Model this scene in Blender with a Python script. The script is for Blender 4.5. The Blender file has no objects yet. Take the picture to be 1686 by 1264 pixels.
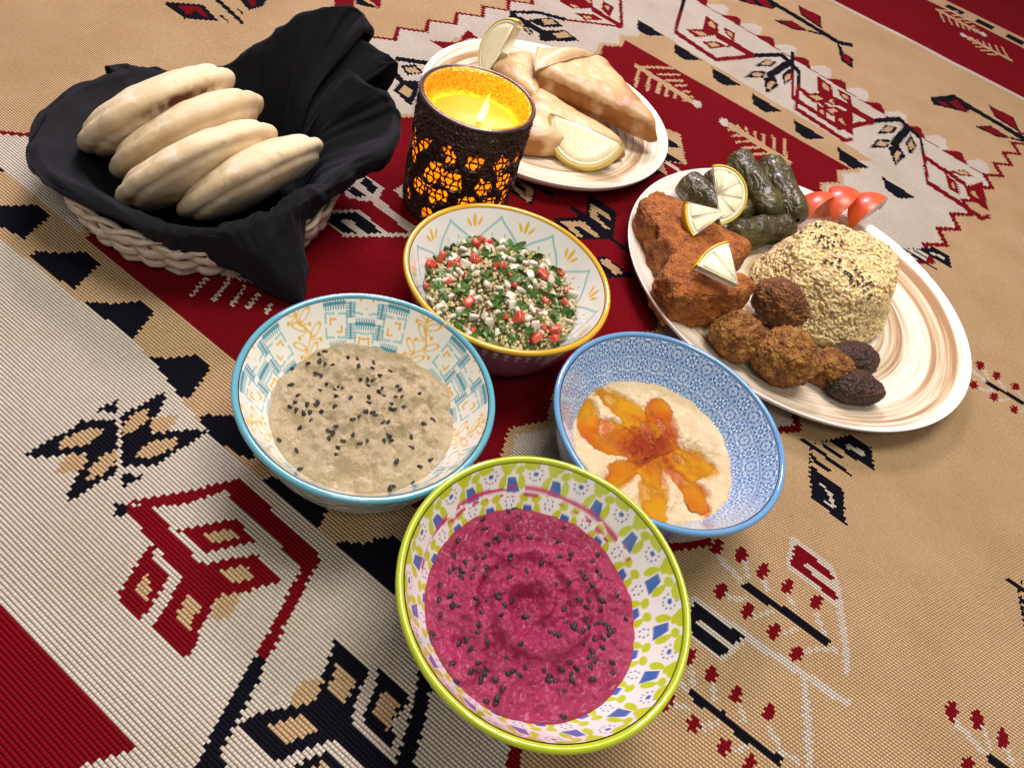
import bpy, math, random
import numpy as np
from mathutils import Vector, Matrix

SC = bpy.context.scene
COL = SC.collection
PI = math.pi
rng = np.random.default_rng(11)
random.seed(5)

# ------------------------------------------------------------------ camera
cd = bpy.data.cameras.new('camera')
cam = bpy.data.objects.new('camera', cd)
COL.objects.link(cam)
R3 = [[0.936125, 0.26698, 0.228891], [-0.351667, 0.710693, 0.6093], [-0.0, -0.650874, 0.759185]]
cam.matrix_world = Matrix(((R3[0][0], R3[1][0], R3[2][0], 0.0),
                           (R3[0][1], R3[1][1], R3[2][1], 0.0),
                           (R3[0][2], R3[1][2], R3[2][2], 0.39579),
                           (0, 0, 0, 1)))
cd.sensor_width = 36.0
cd.lens = 25.1990
cd.shift_x = 42.0 / 1686.0
cd.clip_start = 0.01
cd.clip_end = 50.0
SC.camera = cam

# ------------------------------------------------------------------ light
world = bpy.data.worlds.new('World')
SC.world = world
world.use_nodes = True
bg = world.node_tree.nodes['Background']
bg.inputs[0].default_value = (0.96, 0.90, 0.95, 1)
bg.inputs[1].default_value = 0.23


def area(name, loc, target, size, power, color):
    d = bpy.data.lights.new(name, 'AREA')
    d.shape = 'RECTANGLE'
    d.size, d.size_y = size
    d.energy = power
    d.color = color
    o = bpy.data.objects.new(name, d)
    COL.objects.link(o)
    o.location = loc
    o.rotation_euler = (Vector(target) - Vector(loc)).to_track_quat('-Z', 'Y').to_euler()
    return o


area('ceiling_lamp', (0.12, 0.72, 1.65), (0.0, 0.40, 0), (0.8, 0.6), 32.0, (1.0, 0.93, 0.85))
area('ceiling_lamp', (-0.5, 1.9, 1.5), (0.0, 0.7, 0), (0.5, 0.35), 36.0, (1.0, 0.80, 0.94))
area('ceiling_lamp', (0.15, -0.55, 1.5), (0.05, 0.25, 0), (0.5, 0.4), 9.0, (1.0, 0.91, 0.78))
SC.view_settings.view_transform = 'Standard'
SC.view_settings.look = 'None'
SC.view_settings.exposure = 0.0
SC.view_settings.gamma = 1.0
SC.render.engine = 'CYCLES'
SC.cycles.use_denoising = True
SC.cycles.max_bounces = 8


# ------------------------------------------------------------------ numpy noise
_T = np.random.default_rng(3).random((64, 64, 64)).astype(np.float32)


def vn(P, scale, seed=0):
    """smooth value noise, -1..1"""
    Q = np.asarray(P, float) * scale + seed * 7.31 + 100.0
    i = np.floor(Q).astype(int)
    f = Q - i
    f = f * f * (3 - 2 * f)
    i &= 63
    j = (i + 1) & 63
    x0, y0, z0 = i[..., 0], i[..., 1], i[..., 2]
    x1, y1, z1 = j[..., 0], j[..., 1], j[..., 2]
    fx, fy, fz = f[..., 0], f[..., 1], f[..., 2]
    a = _T[x0, y0, z0] * (1 - fx) + _T[x1, y0, z0] * fx
    b = _T[x0, y1, z0] * (1 - fx) + _T[x1, y1, z0] * fx
    c = _T[x0, y0, z1] * (1 - fx) + _T[x1, y0, z1] * fx
    d = _T[x0, y1, z1] * (1 - fx) + _T[x1, y1, z1] * fx
    e = a * (1 - fy) + b * fy
    g = c * (1 - fy) + d * fy
    return (e * (1 - fz) + g * fz) * 2 - 1


def fbm(P, scale, oct=4, seed=0, gain=0.5):
    s = 0
    a = 1.0
    for k in range(oct):
        s = s + a * vn(P, scale * 2 ** k, seed + k * 3)
        a *= gain
    return s


def sstep(a, b, x):
    t = np.clip((x - a) / (b - a), 0, 1)
    return t * t * (3 - 2 * t)


# ------------------------------------------------------------------ mesh helpers
def mk(name, V, F, mat=None, parent=None, loc=None, smooth=True):
    me = bpy.data.meshes.new(name)
    V = np.asarray(V, np.float32).reshape(-1, 3)
    if isinstance(F, np.ndarray):
        n, k = F.shape
        me.vertices.add(len(V))
        me.vertices.foreach_set('co', V.ravel())
        me.loops.add(n * k)
        me.loops.foreach_set('vertex_index', F.ravel().astype(np.int32))
        me.polygons.add(n)
        me.polygons.foreach_set('loop_start', np.arange(0, n * k, k, dtype=np.int32))
        me.update(calc_edges=True)
    else:
        me.from_pydata([tuple(v) for v in V], [], F)
        me.update()
    if smooth:
        me.polygons.foreach_set('use_smooth', np.ones(len(me.polygons), bool))
    if mat:
        me.materials.append(mat)
    o = bpy.data.objects.new(name, me)
    COL.objects.link(o)
    if parent:
        o.parent = parent
    if loc is not None:
        o.location = loc
    return o


def copy_part(o, parent=None, loc=None, rot=None, scale=None):
    c = o.copy()
    COL.objects.link(c)
    c.parent = parent
    if loc is not None:
        c.location = loc
    if rot is not None:
        c.rotation_euler = rot
    if scale is not None:
        c.scale = scale
    return c


def setcol(o, C, domain='POINT', name='Col'):
    me = o.data
    at = me.attributes.new(name, 'FLOAT_COLOR', domain)
    C = np.asarray(C, np.float32)
    if C.shape[-1] == 3:
        C = np.concatenate([C, np.ones(C.shape[:-1] + (1,), np.float32)], -1)
    at.data.foreach_set('color', C.ravel())


def tag(o, label, cat, group=None):
    o['label'] = label
    o['category'] = cat
    if group:
        o['group'] = group
    return o


def thing(name, loc, label, cat, group=None, rotz=0):
    o = bpy.data.objects.new(name, None)
    o.empty_display_size = 0.02
    COL.objects.link(o)
    o.location = loc
    o.rotation_euler = (0, 0, rotz)
    return tag(o, label, cat, group)


def gridf(nu, nv, cu=False, cv=False):
    """faces of an (nu, nv) vertex grid, index = i*nv + j"""
    I = np.arange(nu if cu else nu - 1)
    J = np.arange(nv if cv else nv - 1)
    i, j = np.meshgrid(I, J, indexing='ij')
    i2 = (i + 1) % nu
    j2 = (j + 1) % nv
    return np.stack([i * nv + j, i2 * nv + j, i2 * nv + j2, i * nv + j2], -1).reshape(-1, 4)


def lathe(prof, n=96):
    prof = np.asarray(prof, float)
    th = np.linspace(0, 2 * PI, n, endpoint=False)
    r, z = prof[:, 0], prof[:, 1]
    V = np.stack([np.cos(th)[:, None] * r, np.sin(th)[:, None] * r, np.ones((n, 1)) * z], -1)
    return V, gridf(n, len(prof), cu=True)


def resample(pts, n):
    pts = np.asarray(pts, float)
    d = np.r_[0, np.cumsum(np.linalg.norm(np.diff(pts, axis=0), axis=1))]
    s = np.linspace(0, d[-1], n)
    return np.stack([np.interp(s, d, pts[:, k]) for k in range(pts.shape[1])], -1), s


def crom(P, m, closed=False):
    """Catmull-Rom through control points P (n,k): m samples per span"""
    P = np.asarray(P, float)
    n = len(P)
    out = []
    for i in range(n if closed else n - 1):
        if closed:
            a, b, c, d = P[(i - 1) % n], P[i], P[(i + 1) % n], P[(i + 2) % n]
        else:
            a, b, c, d = P[max(i - 1, 0)], P[i], P[i + 1], P[min(i + 2, n - 1)]
        for t in np.arange(m) / m:
            out.append(0.5 * (2 * b + (c - a) * t + (2 * a - 5 * b + 4 * c - d) * t * t + (3 * b - a - 3 * c + d) * t ** 3))
    if not closed:
        out.append(P[-1])
    return np.array(out)


def sphere_dirs(nu=64, nv=40):
    u = np.linspace(0, 2 * PI, nu, endpoint=False)
    v = np.linspace(0.0, PI, nv)
    v[0], v[-1] = 1e-3, PI - 1e-3
    D = np.stack([np.cos(u)[:, None] * np.sin(v), np.sin(u)[:, None] * np.sin(v), np.ones((nu, 1)) * np.cos(v)], -1)
    return D, gridf(nu, nv, cu=True)[:, ::-1]


def convex(planes, p=16, nu=72, nv=44, stretch=(1, 1, 1)):
    """rounded convex solid: planes = [(nx,ny,nz,h)], seen from the origin"""
    D, F = sphere_dirs(nu, nv)
    D = D * np.array(stretch)
    D = D / np.linalg.norm(D, axis=-1, keepdims=True)
    s = 0
    for nx, ny, nz, h in planes:
        q = np.maximum(0, (D[..., 0] * nx + D[..., 1] * ny + D[..., 2] * nz) / h)
        s = s + q ** p
    return D * (s ** (-1.0 / p))[..., None], F


def prism(poly, z0, z1, taper=0.0):
    """planes of a prism over a convex polygon (counter-clockwise), about its centroid; returns planes, centre"""
    P = np.asarray(poly, float)
    a = 0.5 * np.sum(P[:, 0] * np.roll(P[:, 1], -1) - np.roll(P[:, 0], -1) * P[:, 1])
    if a < 0:
        P = P[::-1]
    c = P.mean(0)
    zc = (z0 + z1) / 2
    pl = []
    for i in range(len(P)):
        d = P[(i + 1) % len(P)] - P[i]
        n = np.array([d[1], -d[0]])
        n /= np.linalg.norm(n)
        h = (P[i] - c) @ n
        nn = np.array([n[0], n[1], taper])
        l = np.linalg.norm(nn)
        pl.append((n[0] / l, n[1] / l, taper / l, h / l))
    pl.append((0, 0, 1, z1 - zc))
    pl.append((0, 0, -1, zc - z0))
    return pl, np.array([c[0], c[1], zc])


def normals_of(V, F):
    V = V.reshape(-1, 3)
    n = np.cross(V[F[:, 2]] - V[F[:, 0]], V[F[:, 3]] - V[F[:, 1]])
    N = np.zeros_like(V)
    for k in range(4):
        np.add.at(N, F[:, k], n)
    return N / (np.linalg.norm(N, axis=1, keepdims=True) + 1e-12)


def tube(path, rad, n=8, flat=1.0):
    """closed-end tube along a path; rad scalar or per-point; flat squeezes it"""
    P = np.asarray(path, float)
    m = len(P)
    T = np.gradient(P, axis=0)
    T /= np.linalg.norm(T, axis=1, keepdims=True) + 1e-12
    up = np.array([0, 0, 1.0])
    S = np.cross(T, up)
    S /= np.linalg.norm(S, axis=1, keepdims=True) + 1e-9
    U = np.cross(S, T)
    r = np.broadcast_to(np.asarray(rad, float), (m,))
    a = np.linspace(0, 2 * PI, n, endpoint=False)
    V = P[:, None] + r[:, None, None] * (np.cos(a)[None, :, None] * S[:, None] * flat + np.sin(a)[None, :, None] * U[:, None])
    return V, gridf(m, n, cv=True)


def pip(x, y, poly):
    poly = np.asarray(poly, float)
    ins = np.zeros(x.shape, bool)
    j = len(poly) - 1
    for i in range(len(poly)):
        xi, yi = poly[i]
        xj, yj = poly[j]
        if yi != yj:
            ins ^= ((yi > y) != (yj > y)) & (x < (xj - xi) * (y - yi) / (yj - yi) + xi)
        j = i
    return ins


def pdist(x, y, poly):
    """signed distance to a polygon, positive inside"""
    poly = np.asarray(poly, float)
    d = np.full(x.shape, 1e9)
    for i in range(len(poly)):
        a, b = poly[i], poly[(i + 1) % len(poly)]
        e = b - a
        t = np.clip(((x - a[0]) * e[0] + (y - a[1]) * e[1]) / (e @ e + 1e-12), 0, 1)
        d = np.minimum(d, np.hypot(x - a[0] - t * e[0], y - a[1] - t * e[1]))
    return np.where(pip(x, y, poly), d, -d)


# ------------------------------------------------------------------ materials
class NT:
    def __init__(self, name):
        self.m = bpy.data.materials.new(name)
        self.m.use_nodes = True
        self.t = self.m.node_tree
        self.n = self.t.nodes
        self.b = self.n['Principled BSDF']

    def node(self, typ, **kw):
        x = self.n.new(typ)
        for k, v in kw.items():
            setattr(x, k, v)
        return x

    def link(self, a, b):
        self.t.links.new(a, b)

    def coords(self):
        return self.node('ShaderNodeTexCoord').outputs['Object']

    def noise(self, scale, detail=4, rough=0.55, vec=None, dist=0.0):
        x = self.node('ShaderNodeTexNoise')
        x.inputs['Scale'].default_value = scale
        x.inputs['Detail'].default_value = detail
        x.inputs['Roughness'].default_value = rough
        x.inputs['Distortion'].default_value = dist
        self.link(vec if vec is not None else self.coords(), x.inputs['Vector'])
        return x.outputs['Fac']

    def voronoi(self, scale, feature='F1', vec=None):
        x = self.node('ShaderNodeTexVoronoi', feature=feature)
        x.inputs['Scale'].default_value = scale
        self.link(vec if vec is not None else self.coords(), x.inputs['Vector'])
        return x

    def ramp(self, fac, stops):
        x = self.node('ShaderNodeValToRGB')
        e = x.color_ramp.elements
        while len(e) < len(stops):
            e.new(0.5)
        for k, (p, c) in enumerate(stops):
            e[k].position = p
            e[k].color = (c, c, c, 1) if not hasattr(c, '__len__') else (*c, 1)
        self.link(fac, x.inputs[0])
        return x.outputs[0]

    def mix(self, fac, a, b, blend='MIX'):
        x = self.node('ShaderNodeMix', data_type='RGBA', blend_type=blend)
        for s, v in ((x.inputs[0], fac), (x.inputs[6], a), (x.inputs[7], b)):
            if hasattr(v, 'links'):
                self.link(v, s)
            elif hasattr(v, '__len__'):
                s.default_value = (*v[:3], 1)
            else:
                s.default_value = v
        return x.outputs[2]

    def math(self, op, a, b=0.0, c=0.0):
        x = self.node('ShaderNodeMath', operation=op)
        for s, v in zip(x.inputs, (a, b, c)):
            if hasattr(v, 'links'):
                self.link(v, s)
            else:
                s.default_value = v
        return x.outputs[0]

    def attr(self, name='Col'):
        return self.node('ShaderNodeAttribute', attribute_name=name).outputs['Color']

    def bump(self, height, strength=0.4, dist=0.001, normal=None):
        x = self.node('ShaderNodeBump')
        x.inputs['Strength'].default_value = strength
        x.inputs['Distance'].default_value = dist
        self.link(height, x.inputs['Height'])
        if normal is not None:
            self.link(normal, x.inputs['Normal'])
        self.link(x.outputs[0], self.b.inputs['Normal'])
        return x.outputs[0]

    def set(self, **kw):
        for k, v in kw.items():
            s = self.b.inputs[k.replace('_', ' ')]
            if hasattr(v, 'links'):
                self.link(v, s)
            elif hasattr(v, '__len__') and len(v) == 3 and s.type == 'RGBA':
                s.default_value = (*v, 1)
            else:
                s.default_value = v
        return self


def simple(name, c1, c2=None, scale=60, rough=0.5, bump=None, sss=0.0, coat=0.0, spec=0.5, attr=False, detail=4, lo=0.35, hi=0.65):
    """base colour with noise variation (c1 -> c2) and a fine relief"""
    t = NT(name)
    col = t.attr() if attr else c1
    if c2 is not None:
        f = t.ramp(t.noise(scale, detail), [(lo, 0.0), (hi, 1.0)])
        if attr:
            col = t.mix(f, col, t.mix(1.0, col, c2, 'MULTIPLY'))
        else:
            col = t.mix(f, c1, c2)
    t.set(Base_Color=col, Roughness=rough, Specular_IOR_Level=spec)
    if coat:
        t.set(Coat_Weight=coat, Coat_Roughness=0.06)
    if sss:
        t.set(Subsurface_Weight=sss, Subsurface_Radius=(0.006, 0.004, 0.0025), Subsurface_Scale=0.5)
    if bump:
        t.bump(t.noise(bump[0], 5, 0.6), bump[1], bump[2])
    return t.m


# palette of the cloth
PAL = {'W': (0.66, 0.61, 0.53), 'T': (0.59, 0.415, 0.235), 'R': (0.215, 0.004, 0.010), 'N': (0.007, 0.007, 0.014)}


def mat_cloth():
    t = NT('kilim_weave')
    co = t.node('ShaderNodeUVMap', uv_map='UVMap').outputs[0]      # u along the ribs, v across them, in threads
    sp = t.node('ShaderNodeSeparateXYZ')
    t.link(co, sp.inputs[0])
    u, v = sp.outputs[0], sp.outputs[1]
    # threads: rounded ribs (v) with stitches along them (u), half-offset every other rib
    fv = t.math('FRACT', v)
    rib = t.math('SINE', t.math('MULTIPLY', fv, PI))
    odd = t.math('MULTIPLY', t.math('FRACT', t.math('MULTIPLY', t.math('FLOOR', v), 0.5)), 1.0)
    fu = t.math('FRACT', t.math('ADD', t.math('MULTIPLY', u, 0.62), odd))
    st = t.math('SINE', t.math('MULTIPLY', fu, PI))
    h = t.math('MULTIPLY', t.math('POWER', rib, 0.6), t.math('ADD', 0.38, t.math('MULTIPLY', t.math('POWER', st, 0.7), 0.62)))
    fuzz = t.noise(1.6, 4, 0.65, vec=co)
    h2 = t.math('ADD', h, t.math('MULTIPLY', fuzz, 0.35))
    col = t.attr()
    big = t.noise(14.0, 4, 0.6)
    thread = t.noise(0.55, 3, 0.7, vec=co)
    col = t.mix(t.ramp(thread, [(0.3, 0.0), (0.75, 1.0)]), t.mix(1.0, col, (0.80, 0.78, 0.74), 'MULTIPLY'), col)
    col = t.mix(t.ramp(big, [(0.35, 0.0), (0.7, 0.7)]), col, t.mix(1.0, col, (0.82, 0.77, 0.70), 'MULTIPLY'))
    # each thread colour darkened in the gaps between ribs and stitches
    gap = t.ramp(t.math('MULTIPLY', rib, t.math('ADD', 0.35, t.math('MULTIPLY', t.math('POWER', st, 0.6), 0.65))), [(0.08, 0.0), (0.46, 1.0)])
    col = t.mix(gap, t.mix(1.0, col, (0.36, 0.31, 0.27), 'MULTIPLY'), col)
    t.set(Base_Color=col, Roughness=0.95, Specular_IOR_Level=0.05)
    t.bump(h2, 1.0, 0.0014)
    return t.m


def mat_glaze(name, rough=0.12):
    t = NT(name)
    col = t.attr()
    n = t.noise(55, 3)
    col = t.mix(t.ramp(n, [(0.35, 0.0), (0.7, 0.22)]), col, t.mix(1.0, col, (0.93, 0.9, 0.86), 'MULTIPLY'))
    t.set(Base_Color=col, Roughness=rough, Coat_Weight=0.6, Coat_Roughness=0.04, Specular_IOR_Level=0.5)
    t.bump(t.noise(45, 2), 0.06, 0.0015)
    return t.m


def mat_plain_glaze(name, c, bump=None, rough=0.14):
    t = NT(name)
    n = t.noise(60, 3)
    t.set(Base_Color=t.mix(t.ramp(n, [(0.35, 0.0), (0.7, 0.35)]), c, tuple(x * 0.82 for x in c)), Roughness=rough, Coat_Weight=0.5, Coat_Roughness=0.05)
    if bump:
        t.bump(bump(t), 0.8, 0.0022)
    return t.m


def mat_plate():
    t = NT('swirled_stoneware')
    co = t.coords()
    sp = t.node('ShaderNodeSeparateXYZ')
    t.link(co, sp.inputs[0])
    r = t.math('SQRT', t.math('ADD', t.math('MULTIPLY', sp.outputs[0], sp.outputs[0]), t.math('MULTIPLY', sp.outputs[1], sp.outputs[1])))
    wob = t.noise(5.0, 3, 0.5)
    rr = t.math('ADD', r, t.math('MULTIPLY', wob, 0.005))
    cx = t.node('ShaderNodeCombineXYZ')
    t.link(t.math('MULTIPLY', rr, 1.0), cx.inputs[0])
    t.link(t.math('MULTIPLY', sp.outputs[0], 0.02), cx.inputs[1])
    t.link(t.math('MULTIPLY', sp.outputs[1], 0.02), cx.inputs[2])
    b1 = t.noise(140, 3, 0.6, vec=cx.outputs[0])
    b2 = t.noise(260, 3, 0.6, vec=cx.outputs[0])
    col = t.ramp(b1, [(0.36, (0.34, 0.20, 0.10)), (0.45, (0.60, 0.46, 0.30)), (0.53, (0.74, 0.66, 0.54)), (0.72, (0.78, 0.72, 0.62))])
    fine = t.ramp(b2, [(0.30, (0.16, 0.11, 0.07)), (0.37, (0.55, 0.42, 0.28)), (0.44, (1, 1, 1))])
    col = t.mix(0.75, col, fine, 'MULTIPLY')
    rim = t.ramp(t.attr('Col'), [(0.0, 0.0), (1.0, 1.0)])
    col = t.mix(rim, col, (0.80, 0.76, 0.70))
    t.set(Base_Color=col, Roughness=0.16, Coat_Weight=0.5, Coat_Roughness=0.05)
    t.bump(t.math('ADD', b1, t.noise(30, 2)), 0.12, 0.0015)
    return t.m


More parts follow.
